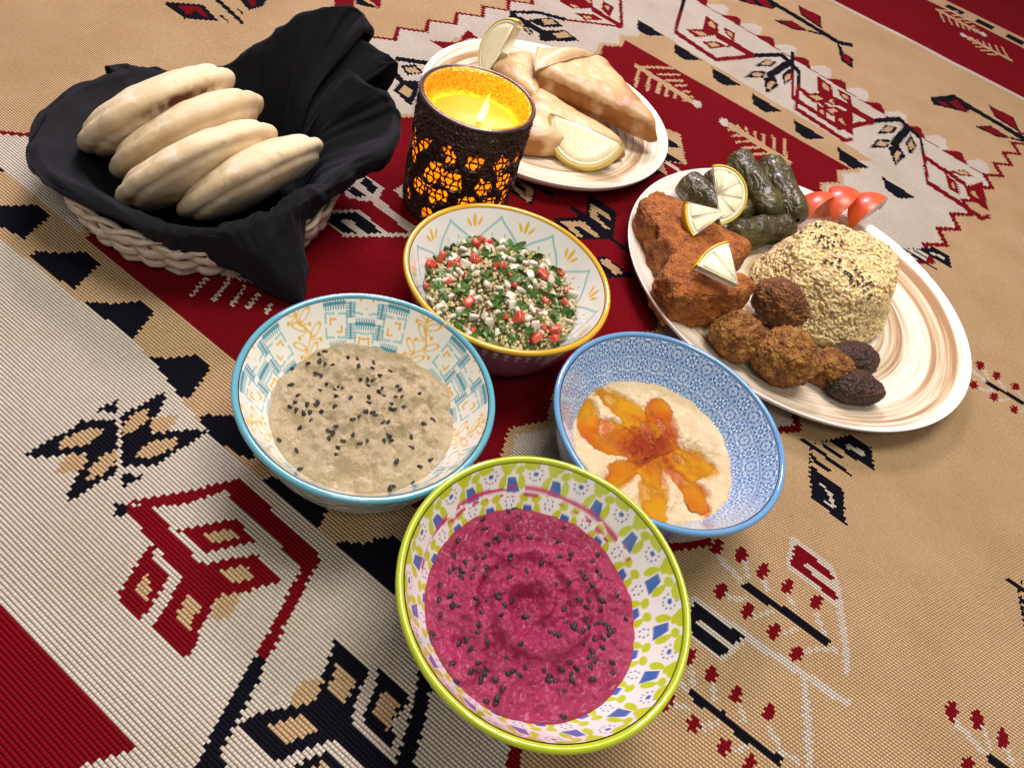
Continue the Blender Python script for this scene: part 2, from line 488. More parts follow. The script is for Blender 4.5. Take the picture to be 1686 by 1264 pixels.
# ================================================================== tablecloth
PAT={
 'leaf':[('N',(-203,213,-197,224,-192,238,-189,238,-186,228,-185,222,-183,213,-181,208,-172,214,-164,219,-152,224,-156,215,-159,208,-163,199,-166,190,-174,186,-183,182)),('T',(-198,206,-197,217,-192,224,-188,217,-190,205,-194,200)),('T',(-186,218,-175,227,-172,221,-174,212,-182,209)),('T',(-181,191,-177,204,-166,212,-163,206,-169,197,-175,191)),('N',(-180,178,-173,179,-168,182,-169,178,-173,173,-174,168))],
 'redm':[('R',(-167,163,-152,174,-138,185,-119,201,-115,199,-87,187,-53,172,-55,160,-55,145,-56,129,-56,116,-57,110,-63,112,-62,132,-62,150,-61,162,-60,162,-79,171,-109,184,-116,186,-122,191,-138,175,-153,165)),('R',(-168,161,-153,165,-138,157,-132,154,-113,145,-109,147,-88,161,-68,151,-71,149,-84,139,-94,133,-96,130,-95,122,-95,114,-93,105,-95,97,-118,106,-117,112,-117,119,-118,125,-118,133,-117,136,-129,139,-139,146,-163,156)),('R',(-136,157,-115,172,-108,176,-92,168,-109,155,-114,151,-128,157)),('T',(-120,161,-109,170,-102,166,-113,158)),('T',(-102,145,-90,153,-82,148,-92,141)),('T',(-110,128,-100,123,-101,116,-100,110,-110,115,-110,121)),('T',(-96,130,-93,134,-85,138,-84,124,-93,119)),('R',(-142,147,-139,145,-138,139,-124,132,-124,120,-124,112,-125,106,-138,111,-140,113,-142,115,-142,118,-142,126,-143,136)),('T',(-136,130,-128,123,-128,116,-136,120)),('N',(-173,160,-167,162,-164,156,-168,152))],
 'navm':[('N',(-57,110,-56,101,-56,86,-57,75,-57,62,-51,59,-48,57,-67,47,-65,55,-65,65,-65,79,-64,94,-63,111)),('N',(-54,79,-50,84,-37,93,-31,95,-26,100,-25,105,-27,115,-27,126,-28,132,-25,131,-14,126,-4,123,-5,121,-6,111,-5,103,-4,97,6,93,15,89,35,81,19,76,12,80,-8,87,-14,83,-23,76,-31,68,-53,77)),('N',(1,100,1,115,0,125,3,126,14,120,20,118,20,114,16,103,19,98,20,91,16,92,10,96)),('T',(6,118,16,114,16,103,15,99,5,104,5,110)),('T',(-22,121,-9,117,-10,110,-11,103,-23,108,-21,113)),('T',(-25,112,-25,105,-25,100,-33,94,-37,95,-36,106)),('T',(-41,82,-29,92,-18,88,-30,77)),('N',(-17,75,-10,80,2,75,10,72,-14,61,-23,68)),('T',(-10,76,-4,73,-10,68,-15,70)),('N',(20,134,32,131,29,128,31,115,32,105,32,93,32,89,36,86,23,80,24,91,24,102,23,113,22,123))],
 'plant1':[('W',(182,269,201,255,203,259,185,273)),('W',(202,274,204,260,207,262,205,276)),('W',(215,265,218,256,221,258,218,267)),('W',(232,260,238,251,240,253,234,262)),('W',(191,242,199,242,207,247,207,250,199,246,192,246)),('W',(211,235,224,244,223,246,210,238)),('W',(230,231,240,238,239,241,229,233)),('W',(251,254,258,241,261,243,254,257)),('W',(243,223,253,229,268,233,268,237,253,232,242,226)),('R',(187,277,185,273,182,270,180,271,179,273,179,277,181,281,184,284,186,283,187,281)),('R',(204,277,202,273,199,271,197,271,196,273,196,278,198,282,201,284,203,284,205,281)),('R',(220,271,217,267,215,265,212,265,211,268,212,272,214,276,217,278,219,278,220,275)),('R',(237,266,235,262,232,260,230,260,229,262,229,266,232,270,234,273,237,272,238,270)),('R',(257,263,255,259,252,257,250,257,249,259,250,263,252,267,255,269,257,269,258,267)),('R',(192,246,190,242,187,240,185,240,184,243,184,246,186,250,189,252,191,252,192,250)),('R',(210,239,208,235,205,233,203,233,202,236,203,240,205,243,208,245,210,245,211,243)),('R',(228,232,226,228,223,226,221,227,220,229,221,233,223,236,226,238,228,238,229,236)),('R',(243,222,241,219,238,217,236,217,235,219,236,223,238,226,241,228,243,228,244,226)),('N',(201,254,212,250,228,246,250,239,259,234,263,239,253,244,231,251,215,255,203,259))],
 'nshape':[('W',(236,308,239,308,267,296,272,283,275,242,275,222,271,220,270,244,268,265,232,282)),('R',(240,303,266,290,267,285,265,283,248,290,246,287,248,285,270,274,269,270,235,283))],
 'nblack':[('W',(194,224,205,220,218,215,241,209,272,200,275,205,244,214,221,220,208,225,198,229)),('W',(165,232,169,235,172,235,200,227,209,223,201,212,192,199,182,202,165,209)),('N',(167,222,171,231,205,221,199,215,197,213,173,221,172,218,196,210,196,209,192,203,183,205,168,212)),('W',(242,208,243,180,244,157,248,158,248,182,246,210))],
 'plant2':[('W',(185,183,187,174,190,176,188,185)),('W',(202,178,205,168,208,170,205,179)),('W',(219,171,229,159,239,157,241,160,231,162,222,173)),('W',(201,150,210,157,208,159,200,152)),('W',(163,163,173,164,174,167,163,166)),('W',(181,156,193,163,192,166,180,158)),('W',(171,191,173,177,176,179,174,192)),('W',(163,177,171,173,173,176,165,180)),('R',(189,189,187,186,184,184,182,184,181,187,182,190,183,193,186,195,188,195,189,193)),('R',(204,183,203,180,200,178,198,178,197,180,198,184,200,187,202,189,204,189,205,187)),('R',(225,180,223,176,220,175,218,175,217,177,218,180,220,183,222,185,225,185,225,183)),('R',(198,151,196,148,194,146,192,147,191,149,192,152,193,155,196,156,198,156,199,154)),('R',(213,147,211,145,209,143,207,143,206,145,207,148,209,151,211,153,213,152,214,150)),('R',(180,157,178,154,176,153,174,153,173,155,173,158,175,161,177,163,179,163,180,160)),('R',(163,164,161,161,159,159,157,159,156,161,156,165,158,168,160,170,163,169,164,167)),('R',(174,195,172,191,170,189,168,190,167,192,167,195,169,199,172,201,174,201,175,198)),('N',(171,174,178,169,190,167,203,160,218,155,228,153,230,158,221,159,206,165,193,171,181,174,174,178))],
 'hand':[('N',(245,400,254,396,256,400,247,404)),('N',(252,385,268,376,270,380,254,389)),('N',(254,396,285,381,287,384,256,400)),('N',(262,403,280,396,281,399,263,406)),('N',(253,396,255,398,254,377,279,366,279,344,280,335,276,336,253,347,252,369)),('W',(260,364,270,359,272,343,262,348,268,349,267,356)),('N',(255,401,273,413,289,425,306,420,307,396,287,402,271,410)),('W',(284,410,299,407,301,412,286,415))],
 'redf':[('W',(-172,520,-169,522,-146,511,-145,495,-149,489,-155,484,-168,482,-173,486,-174,503)),('N',(-166,517,-151,510,-151,498,-166,506)),('N',(-171,498,-155,492,-162,486,-172,490)),('W',(-152,489,-148,497,-104,477,-105,467)),('W',(-173,459,-153,472,-121,457,-94,474,-95,468,-151,434,-170,443)),('N',(-171,456,-153,468,-125,455,-136,448,-155,456,-162,452,-144,443,-153,438,-169,445)),('W',(-137,514,-134,526,-125,505)),('W',(-217,318,-217,342,-220,343,-219,319)),('W',(-202,322,-202,346,-205,347,-205,323)),('W',(-189,324,-190,347,-192,348,-192,325)),('W',(-178,327,-178,344,-181,345,-181,328)),('W',(-165,329,-166,340,-169,341,-168,330)),('W',(-228,345,-151,358,-152,362,-229,348)),('N',(-45,605,-21,594,-18,564,-42,573)),('T',(-44,581,-25,568,-21,571,-22,589,-42,600,-42,593,-29,587,-29,578,-42,586)),('N',(-17,590,-3,589,-3,595,-17,596)),('N',(2,557,26,574,15,583,16,587,31,581,29,615,59,602,63,561,79,555,78,548,60,558,32,541,17,548)),('T',(11,557,31,570,51,556,46,553,30,560,24,557,36,547,31,544)),('T',(33,600,36,601,56,591,55,587,42,590,42,584,57,573,55,571,36,580)),('N',(53,526,60,532,81,521,94,525,90,518,67,504,54,520)),('T',(55,523,63,529,80,518,73,512)),('T',(77,793,106,794,120,735,95,725,84,736)),('N',(83,776,91,776,111,765,89,751)),('N',(90,745,95,745,116,736,95,725)),('T',(89,724,94,721,101,700,87,699)),('N',(89,703,100,700,83,689)),('W',(96,721,120,710,122,716,98,727))],
 'fish1':[('T',(33,914,117,872,119,884,35,926)),('W',(127,876,124,871,121,868,117,870,114,874,114,881,116,886,120,888,124,887,126,882)),('T',(38,915,84,948,83,954,38,921)),('T',(65,914,92,937,92,942,64,919)),('T',(76,906,98,923,97,929,75,911)),('T',(89,902,104,914,103,920,88,907)),('T',(100,894,110,902,109,907,99,899)),('T',(109,886,114,890,114,896,108,891)),('T',(38,915,40,862,44,863,42,917)),('T',(53,906,55,862,59,864,57,908)),('T',(67,899,67,866,72,867,72,901)),('T',(78,893,79,866,83,868,83,894)),('T',(90,889,90,870,94,871,95,890)),('T',(102,882,102,871,106,873,106,885))],
 'fish2':[('W',(163,856,161,851,157,849,153,850,151,855,151,861,153,866,157,868,160,867,163,862)),('T',(162,851,240,814,243,825,165,864)),('T',(177,859,175,867,171,862,173,854)),('T',(188,852,186,869,183,865,185,848)),('T',(199,848,197,869,194,865,196,844)),('T',(210,841,209,869,205,867,206,839)),('T',(223,836,222,874,218,871,220,832)),('T',(237,828,236,877,232,874,233,825)),('T',(176,856,162,846,162,840,176,850)),('T',(183,849,168,835,168,829,183,843)),('T',(193,841,173,824,173,819,193,836)),('T',(202,833,179,814,180,809,203,828)),('T',(217,829,192,809,192,803,217,824))],
 'topr':[('R',(71,1137,71,1055,136,1016,190,1072,189,1085,137,1030,75,1067,77,1139)),('R',(191,1088,134,1111,131,1091,188,1069)),('N',(71,1207,71,1137,77,1139,77,1209)),('R',(111,1157,132,1141,134,1100,113,1101,110,1109)),('T',(117,1134,121,1144,128,1132,128,1119,120,1123)),('R',(87,1082,111,1104,133,1102,104,1069)),('T',(98,1085,110,1094,119,1091,107,1078)),('R',(141,1140,159,1133,159,1099,143,1121)),('T',(146,1128,151,1131,156,1124,154,1114,146,1122)),('R',(113,1063,135,1081,149,1075,127,1049)),('T',(121,1063,132,1075,138,1070,128,1057)),('R',(149,1072,157,1085,156,1090,148,1077)),('R',(158,1101,160,1090,163,1094,160,1105)),('N',(190,1074,230,1110,254,1076,252,1036,258,1040,259,1088,232,1126,190,1088)),('N',(241,1114,207,1035,213,1021,247,1098)),('N',(191,1046,206,1082,224,1087,216,1066)),('T',(198,1059,210,1082,218,1082,212,1067)),('N',(177,999,189,1030,208,1044,204,1020)),('T',(186,1014,193,1030,206,1033,198,1018)),('N',(204,1021,221,1038,226,1011,209,978)),('T',(209,1001,216,1022,221,1017,212,989)),('N',(231,1051,242,1082,248,1055,234,1022)),('T',(235,1048,242,1068,244,1052,236,1034)),('R',(252,1040,248,961,313,921,327,934,327,945,316,933,253,972,258,1044)),('R',(255,1024,279,1007,282,1018,258,1036)),('R',(280,1007,294,993,293,963,279,971)),('T',(284,987,289,991,290,973,285,976)),('R',(286,1016,311,1037,323,1027,303,1016)),('T',(297,1024,310,1034,317,1028,305,1021)),('R',(279,1010,305,990,308,1001,282,1022)),('R',(304,991,333,1021,328,951,305,963)),('T',(310,982,316,990,319,974,312,976))],
 'tanr':[('N',(217,1298,298,1252,323,1236,348,1246,351,1262,326,1252,302,1268,221,1315)),('N',(274,1241,300,1249,301,1257,275,1248)),('N',(217,1238,248,1262,275,1244,253,1230)),('R',(227,1245,248,1259,270,1245,251,1235)),('R',(261,1339,297,1328,300,1275,264,1305)),('N',(260,1337,263,1301,299,1275,299,1330,295,1325,299,1283,265,1308,263,1342)),('N',(322,1244,327,1234,333,1209,346,1203,343,1166,325,1179)),('R',(330,1209,341,1203,341,1177,330,1185)),('N',(159,1262,215,1279,228,1310,202,1328,156,1283)),('R',(188,1293,204,1314,216,1283,201,1279)),('R',(167,1280,182,1287,187,1276,174,1272))],
 'topm':[('R',(-70,969,-14,1002,-15,1008,-71,975)),('R',(-18,1106,0,1009,4,1014,-14,1112)),('R',(-46,1027,-1,1009,0,1022,-45,1041)),('R',(-14,1002,2,1008,2,1014,-15,1008)),('R',(-36,1073,-18,1065,-18,1029,-33,1044)),('T',(-31,1060,-24,1062,-23,1047,-27,1049)),('R',(-63,1002,-40,1019,-24,1013,-47,992)),('T',(-52,1002,-43,1008,-39,1006,-46,996)),('R',(-90,1020,-85,1037,-54,1076,-43,1037,-68,1013)),('T',(-76,1023,-69,1027,-61,1024,-68,1017)),('T',(-61,1060,-54,1062,-48,1049,-54,1049)),('N',(-137,932,-104,960,-70,967,-71,977,-106,969,-139,940)),('N',(-139,939,-129,936,-119,889,-127,886)),('N',(-128,919,-89,905,-89,921,-128,934)),('N',(-115,930,-88,964,-69,951,-90,928)),('T',(-98,948,-87,960,-78,952,-91,937)),('N',(-92,901,-88,922,-65,942,-42,927,-85,888)),('T',(-77,920,-64,939,-53,931,-68,914)),('N',(-117,909,-112,917,-98,903,-101,891)),('T',(-113,907,-110,912,-101,900,-103,897))],
 'topl':[('R',(-197,793,-179,804,-172,811,-169,848,-151,840,-162,831,-168,810,-176,789,-178,784)),('T',(-178,809,-175,823,-168,825,-171,810)),('N',(-215,722,-177,741,-180,750,-217,731)),('N',(-206,717,-194,730,-180,720,-193,703)),('T',(-201,716,-192,725,-184,718,-193,708)),('N',(-211,696,-192,682,-191,691,-210,706)),('N',(-196,667,-194,690,-179,700,-173,680,-170,650)),('T',(-190,668,-189,683,-178,678,-177,664)),('N',(-449,669,-418,692,-390,673,-417,654)),('R',(-435,673,-419,686,-400,673,-407,671,-418,675,-417,666,-421,664)),('N',(-415,710,-385,692,-369,682,-370,688,-386,699,-416,717)),('N',(-395,684,-381,676,-382,679,-396,688)),('N',(-388,707,-379,702,-379,705,-388,710)),('N',(-401,732,-375,757,-372,732,-378,715)),('R',(-391,736,-383,739,-379,729,-381,725)),('R',(-313,789,-291,794,-304,826,-322,809)),('N',(-302,827,-270,821,-286,813,-296,811)),('R',(-295,836,-278,848,-270,821)),('N',(-247,895,-229,913,-228,897))],
}


A0 = math.radians(-20.8)
DX, DY = math.cos(A0), math.sin(A0)


def to_st(x, y):
    return x * DX + y * DY, -x * DY + y * DX


LEAFX, LEAFY = [v * 1000 for v in (-0.1929,0.1950,0.0000)[:2]]


def cloth_colours(x, y):
    """colour index of the woven pattern at table points (mm)"""
    s, t = to_st(x, y)
    sk = s - 0.11 * t                       # the weft leans a little
    C = np.full(x.shape, 0, int)            # 0 cream 1 tan 2 red 3 navy

    def zig(tt, amp, per, ph):
        q = np.mod((tt - ph) / per, 1.0)
        return amp * (1 - 4 * np.abs(q - 0.5))   # -amp at q=0, +amp at q=.5

    zr = 17 + zig(t, 9, 50, 121 - 25)
    zl = -563 + zig(t, 9.5, 48.5, 609)
    # end panels and the far border, tan beyond a red zigzag
    C[(sk > zr)] = 1
    C[(sk > zr) & (sk < zr + 8)] = 2
    C[(sk < zl)] = 1
    C[(sk < zl) & (sk > zl - 6)] = 2
    # far border line: pink-red bumps on a line, tan beyond
    tb = 1128 - 0.13 * (sk + 250)
    bump = np.clip(zig(sk, 1, 62, 0) * 26 + 6, 2.5, 26)
    inside = (sk > zl) & (sk < zr)
    up = t > tb
    C[up & inside] = 1
    C[up & inside & (t < tb + np.clip(zig(sk, 1, 62, 31) * 40 + 16, 0, 40))] = 0
    C[up & (sk > zl) & (sk < zr) & (t < tb + bump)] = 2
    far = t > 1452
    C[far] = 2
    C[(t > 1440) & (t < 1452)] = 0
    C[(t > 1700) & (t < 1760)] = 1
    C[(t > 1712) & (t < 1740) & (np.mod(sk, 60) < 34)] = 3
    # red fields with tan edge and stepped ends
    for (t0, t1, sl, sr) in ((204, 918, -434, -112), (-700, 18, -434, -112)):
        el = sl + zig(t, 6.5, 50, t1 - 45)
        er = sr - zig(t, 6.5, 50, t1 - 45)
        top = t1 + (2 if t1 > 100 else 0)
        inn = (t > t0) & (t < top) & (sk > el) & (sk < er)
        out = (t > t0 - 8) & (t < top + 8) & (sk > el - 7) & (sk < er + 7)
        if t0 > 0:
            C[out] = 1
        # side borders, tan with navy blocks
        bl = (t > t0 - 51) & (t <= t0) & (sk > sl - 110) & (sk < sr + 30) if t0 > 0 else np.zeros(t.shape, bool)
        C[bl] = 1
        if t0 > 0:
            bu = (t > top) & (t < top + 62 - 0.06 * (s + 200)) & (sk > el - 8) & (sk < er + 8)
            C[bu] = 1
            C[inn] = 2
            for k in range(-4, 9):
                q = np.array([(-294, 165), (-284, 174), (-274, 189), (-259, 189), (-255, 179), (-248, 162), (-269, 158), (-292, 158)], float)
                q[:, 0] += k * 61
                q[:, 1] += -0.06 * k * 61 * (1 if k < 3 else 0.8)
                if q[0, 0] < -60:
                    C[pip(s, t, q) & (t > 150 - 0.0)] = 3
            for k in range(0, 9):
                q = np.array([(-357, 993), (-311, 988), (-326, 963), (-344, 966)], float)
                q[:, 0] += k * 64
                q[:, 1] += -8.3 * k
                if q[0, 0] < 60:
                    C[pip(s, t, q)] = 3
        else:
            C[inn] = 2
    # lower border strip: wavy cream edge
    w = (t < 153 + 6 * np.exp(-((s + 300) / 60) ** 2) + 10 * sstep(-200, -330, s)) & (t > 18) & (sk > zl) & (sk < zr)
    C[w] = 0
    # single motifs
    code = {'W': 0, 'T': 1, 'R': 2, 'N': 3}

    def paint(polys, dx=0.0, dy=0.0, flip=None):
        for c, flat in polys:
            q = np.array(flat, float).reshape(-1, 2)
            if flip is not None:
                q = 2 * np.array(flip) - q
            q = q + (dx, dy)
            m = (x > q[:, 0].min()) & (x < q[:, 0].max()) & (y > q[:, 1].min()) & (y < q[:, 1].max())
            ii = np.nonzero(m)[0]
            if len(ii):
                ins = pip(x[ii], y[ii], q)
                C[ii[ins]] = code[c]

    for g in PAT:
        if g not in ('redm', 'navm'):
            paint(PAT[g])
    paint(PAT['redm'])
    paint(PAT['navm'])
    # the cloth goes on beyond the picture: the same motifs further along
    for k in (1, 2):
        paint(PAT['plant1'], 150 * k * DX + 20 * k, 150 * k * DY)
        paint(PAT['plant2'], 150 * k * DX + 20 * k, 150 * k * DY)
        paint(PAT['hand'], 170 * k * DX, 170 * k * DY)
    paint(PAT['plant1'], 60, 330)
    paint(PAT['plant1'], 230, 300)
    paint(PAT['hand'], 120, 330)
    paint(PAT['topr'], 185 * DX, 185 * DY)
    paint(PAT['tanr'], 330 * DX, 330 * DY)
    paint(PAT['leaf'], flip=(LEAFX, LEAFY))
    paint(PAT['fish1'], 90 * DX + 420, 90 * DY + 700)
    paint(PAT['fish2'], 420, 640)
    return C


def build_cloth():
    PU, PV = 1.35, 2.1                       # stitch length and rib pitch, mm
    nb = 8
    bu, bv = PU * 12, PV * nb                # one block of threads
    # blocks that the picture shows are woven thread by thread, the rest coarser
    s0, s1, t0, t1 = -1000.0, 560.0, -260.0, 2130.0
    ns, nt = int((s1 - s0) / bu), int((t1 - t0) / bv)
    I, J = np.meshgrid(np.arange(ns), np.arange(nt), indexing='ij')
    cs = s0 + (I + 0.5) * bu
    ct = t0 + (J + 0.5) * bv
    cx = cs * DX - ct * DY
    cy = cs * DY + ct * DX
    view = np.array([(-620, 590), (-160, 0), (-130, 10), (400, 190), (810, 1900), (760, 1930), (-590, 620)], float)
    near = pdist(cx, cy, view) > -22
    mid = near & (ct > 760)
    verts, faces, uvs, cols = [], [], [], []
    base = 0
    for mask, a, b in ((near & ~mid, 12, nb), (mid, 8, 6), (~near, 3, 2)):
        bi, bj = I[mask], J[mask]
        nblk = len(bi)
        ua = np.arange(a + 1) / a
        vb = np.arange(b + 1) / b
        S = s0 + (bi[:, None, None] + ua[None, :, None]) * bu + 0 * vb
        Tt = t0 + (bj[:, None, None] + vb[None, None, :]) * bv + 0 * ua[None, :, None]
        z = 0.0009 * vn(np.stack([S * 0.010, Tt * 0.016, 0 * S], -1), 1.0, 5) + 0.0005 * vn(np.stack([S * 0.03, Tt * 0.045, 0 * S], -1), 1.0, 8) - 0.0007
        X = (S * DX - Tt * DY) / 1000
        Y = (S * DY + Tt * DX) / 1000
        verts.append(np.stack([X, Y, z], -1).reshape(-1, 3))
        f0 = gridf(a + 1, b + 1)
        F = (f0[None] + (np.arange(nblk) * (a + 1) * (b + 1))[:, None, None] + base).reshape(-1, 4)
        faces.append(F)
        base += nblk * (a + 1) * (b + 1)
        # the tooth of a stitch: neighbouring ribs are offset by half a stitch
        jj = np.arange(b)
        sc = (s0 + (bi[:, None, None] + (np.arange(a)[None, :, None] + 0.5) / a) * bu) + 0 * jj
        tc = (t0 + (bj[:, None, None] + (jj[None, None, :] + 0.5) / b) * bv) + 0 * sc
        off = (((bj[:, None, None] * b + jj[None, None, :]) % 2) - 0.5) * 1.3
        sc = sc + off + 0.5 * vn(np.stack([sc * 0.4, tc * 0.9, 0 * sc], -1), 1.0, 2)
        xs = (sc * DX - tc * DY).ravel()
        ys = (sc * DY + tc * DX).ravel()
        cols.append(cloth_colours(xs, ys))
        uvs.append(np.stack([S / 1.35, (Tt - t0) / PV], -1).reshape(-1, 2))
    V = np.concatenate(verts)
    F = np.concatenate(faces)
    C = np.concatenate(cols)
    UV = np.concatenate(uvs)
    pal = np.array([PAL[k] for k in 'WTRN'], np.float32)
    o = mk('tablecloth', V, F, mat_cloth(), smooth=True)
    setcol(o, pal[C], 'FACE')
    uvl = o.data.uv_layers.new(name='UVMap')
    uvl.data.foreach_set('uv', UV[F.ravel()].astype(np.float32).ravel())
    tag(o, 'flatwoven kilim tablecloth, red, cream and tan with navy motifs, under all the dishes', 'tablecloth')
    o['kind'] = 'structure'


build_cloth()

# ================================================================== bowls
WHITE = np.array([0.74, 0.74, 0.70])
BOWL_H, BOWL_ZB = 0.065, 0.007


def wall_r(z, R):
    return (R - 0.0026) * np.clip((z - BOWL_ZB) / (BOWL_H - BOWL_ZB), 0, 1) ** 0.42


def ink(C, col, sdf, soft=0.3):
    """lay colour where sdf < 0 (mm)"""
    a = np.clip(0.5 - sdf / soft, 0, 1)[..., None]
    return C * (1 - a) + np.array(col) * a


def ell(x, y, cx, cy, a, b, rot=0.0):
    c, s = math.cos(rot), math.sin(rot)
    u = (x - cx) * c + (y - cy) * s
    v = -(x - cx) * s + (y - cy) * c
    k = np.hypot(u / a, v / b)
    return (k - 1) * min(a, b)


def seg(x, y, x0, y0, x1, y1, w):
    dx, dy = x1 - x0, y1 - y0
    t = np.clip(((x - x0) * dx + (y - y0) * dy) / (dx * dx + dy * dy), 0, 1)
    return np.hypot(x - x0 - t * dx, y - y0 - t * dy) - w / 2


def box(x, y, cx, cy, a, b, rot=0.0):
    c, s = math.cos(rot), math.sin(rot)
    u = np.abs((x - cx) * c + (y - cy) * s) - a
    v = np.abs(-(x - cx) * s + (y - cy) * c) - b
    return np.maximum(u, v)


def fold(th, N, W, shift=0.0):
    q = np.mod(th / (2 * PI) * N + shift, 1.0)
    return (q - 0.5) * W, np.floor(np.mod(th / (2 * PI) * N + shift, N)).astype(int)


TEAL, DTEAL, OCHRE = (0.30, 0.52, 0.52), (0.06, 0.28, 0.36), (0.72, 0.42, 0.02)


def print_petals(th, v, R):
    C = np.ones(th.shape + (3,)) * WHITE
    N = 10
    W = 2 * PI * R * 1000 / N
    x, _ = fold(th, N, W)
    ax = np.abs(x)
    s = np.clip((v - 5) / 25, 0, 1)
    w = (W / 2 - 1) * (s * s * (3 - 2 * s)) ** 0.82
    dw = np.gradient(w, axis=1) / np.maximum(np.gradient(v, axis=1), 1e-6)
    C = ink(C, TEAL, np.maximum(np.abs(ax - w) / np.sqrt(1 + np.minimum(dw * dw, 9)) - 0.95, 4.6 - v))
    for q in ((6.0, 19.5), (3.6, 24.0), (9.0, 26.5)):
        C = ink(C, TEAL, ell(ax, v, q[0], q[1], 0.95, 1.5))
    xf = W / 2 - ax
    C = ink(C, OCHRE, ell(xf, v, 0, 9.0, 1.5, 5.0))
    C = ink(C, OCHRE, ell(xf, v, 5.0, 10.2, 1.15, 3.8, 0.55))
    C = ink(C, OCHRE, np.abs(ell(ax, v, 0, 31, 4, 4)) - 0.6)
    C = ink(C, OCHRE, np.abs(ell(ax, v, 4.5, 36, 3, 3)) - 0.6)
    return C


def print_lattice(th, v, R):
    BL = np.array([0.032, 0.145, 0.38])
    C = np.ones(th.shape + (3,)) * BL
    N = 38
    W = 12.0
    th = th + 0.0
    x, i = fold(th, N, W)
    x = x / 1.165
    v = v / 1.165
    W = 10.3
    j = np.floor((v - 1.0) / W).astype(int)
    y = np.mod(v - 1.0, W) - W / 2
    wh = (0.62, 0.70, 0.78)
    par = (i + j) % 2 == 0
    r = np.hypot(x, y)
    a = np.arctan2(y, x)
    octd = np.maximum(np.maximum(np.abs(x), np.abs(y)), (np.abs(x) + np.abs(y)) * 0.7071 * 1.0)
    big = 9.0
    C = ink(C, wh, np.where(par, np.abs(r - 4.75) - 0.24, np.abs(octd - 4.75) - 0.22))
    C = ink(C, wh, np.where(par, big, np.abs(octd - 3.9) - 0.15))
    a8 = np.mod(a + PI / 8, PI / 4) - PI / 8
    px, py = r * np.cos(a8), r * np.sin(a8)
    C = ink(C, wh, np.where(par, ell(px, py, 2.7, 0, 1.15, 0.62), big))
    C = ink(C, wh, np.where(par, r - 0.55, big))
    ax, ay = np.abs(x), np.abs(y)
    C = ink(C, wh, np.where(~par, box(ax, ay, 1.35, 1.35, 0.95, 0.95), big))
    C = ink(C, tuple(BL), np.where(~par, box(ax, ay, 1.5, 1.5, 0.42, 0.42), big))
    C = ink(C, wh, np.where(~par, np.minimum(ell(ax, ay, 2.6, 0, 0.5, 0.5), ell(ax, ay, 0, 2.6, 0.5, 0.5)), big))
    cxx, cyy = W / 2 - ax, W / 2 - ay
    C = ink(C, wh, ell(cxx, cyy, 0.8, 0.8, 0.5, 0.5))
    C = ink(C, wh, np.abs(np.maximum(cxx, cyy) - 1.75) - 0.14)
    return C


LIME, COBALT = (0.48, 0.58, 0.02), (0.035, 0.14, 0.42)


def print_confetti(th, v, R):
    C = np.ones(th.shape + (3,)) * np.array([0.78, 0.78, 0.75])
    N = 16
    v = v / 1.19
    W = 2 * PI * R * 1000 / N / 1.19
    for row, sh in ((0, 0.0), (1, 0.5), (2, 0.0)):
        x, _ = fold(th, N, W, sh)
        y = v - row * 13.5
        k = 1.0 + 0.12 * row
        X = x / k * 1.02
        xs = X + 0.28 * (y - 9)
        ax = np.abs(X)
        half = 2.2 + 0.24 * (y - 7)
        C = ink(C, COBALT, np.maximum(np.abs(xs) - half, np.abs(y - 10.5) - 3.6))
        C = ink(C, LIME, np.maximum(ell(X, y, 5.1, 9.2, 2.3, 4.0, -0.35), -(X - 3.4)))
        C = ink(C, LIME, np.maximum(ell(X, y, -5.1, 9.2, 2.3, 4.0, 0.35), (X + 3.4)))
        C = ink(C, LIME, ell(ax, y, 3.4, 3.4, 2.6, 2.1, -0.5))
        xr = W / 2 - ax
        C = ink(C, COBALT, ell(xr, y, 0, 5.2, 1.15, 1.15))
        a = np.arctan2(y - 5.2, xr)
        r = np.hypot(xr, y - 5.2)
        a8 = np.mod(a + PI / 9, PI / 4.5) - PI / 9
        C = ink(C, COBALT, np.hypot(r * np.cos(a8) - 3.2, r * np.sin(a8)) - 0.52)
    x, _ = fold(th, N * 2, W / 2, 0.25)
    C = ink(C, LIME, ell(x, v, 0, 0.6, 4.2, 3.0))
    return C


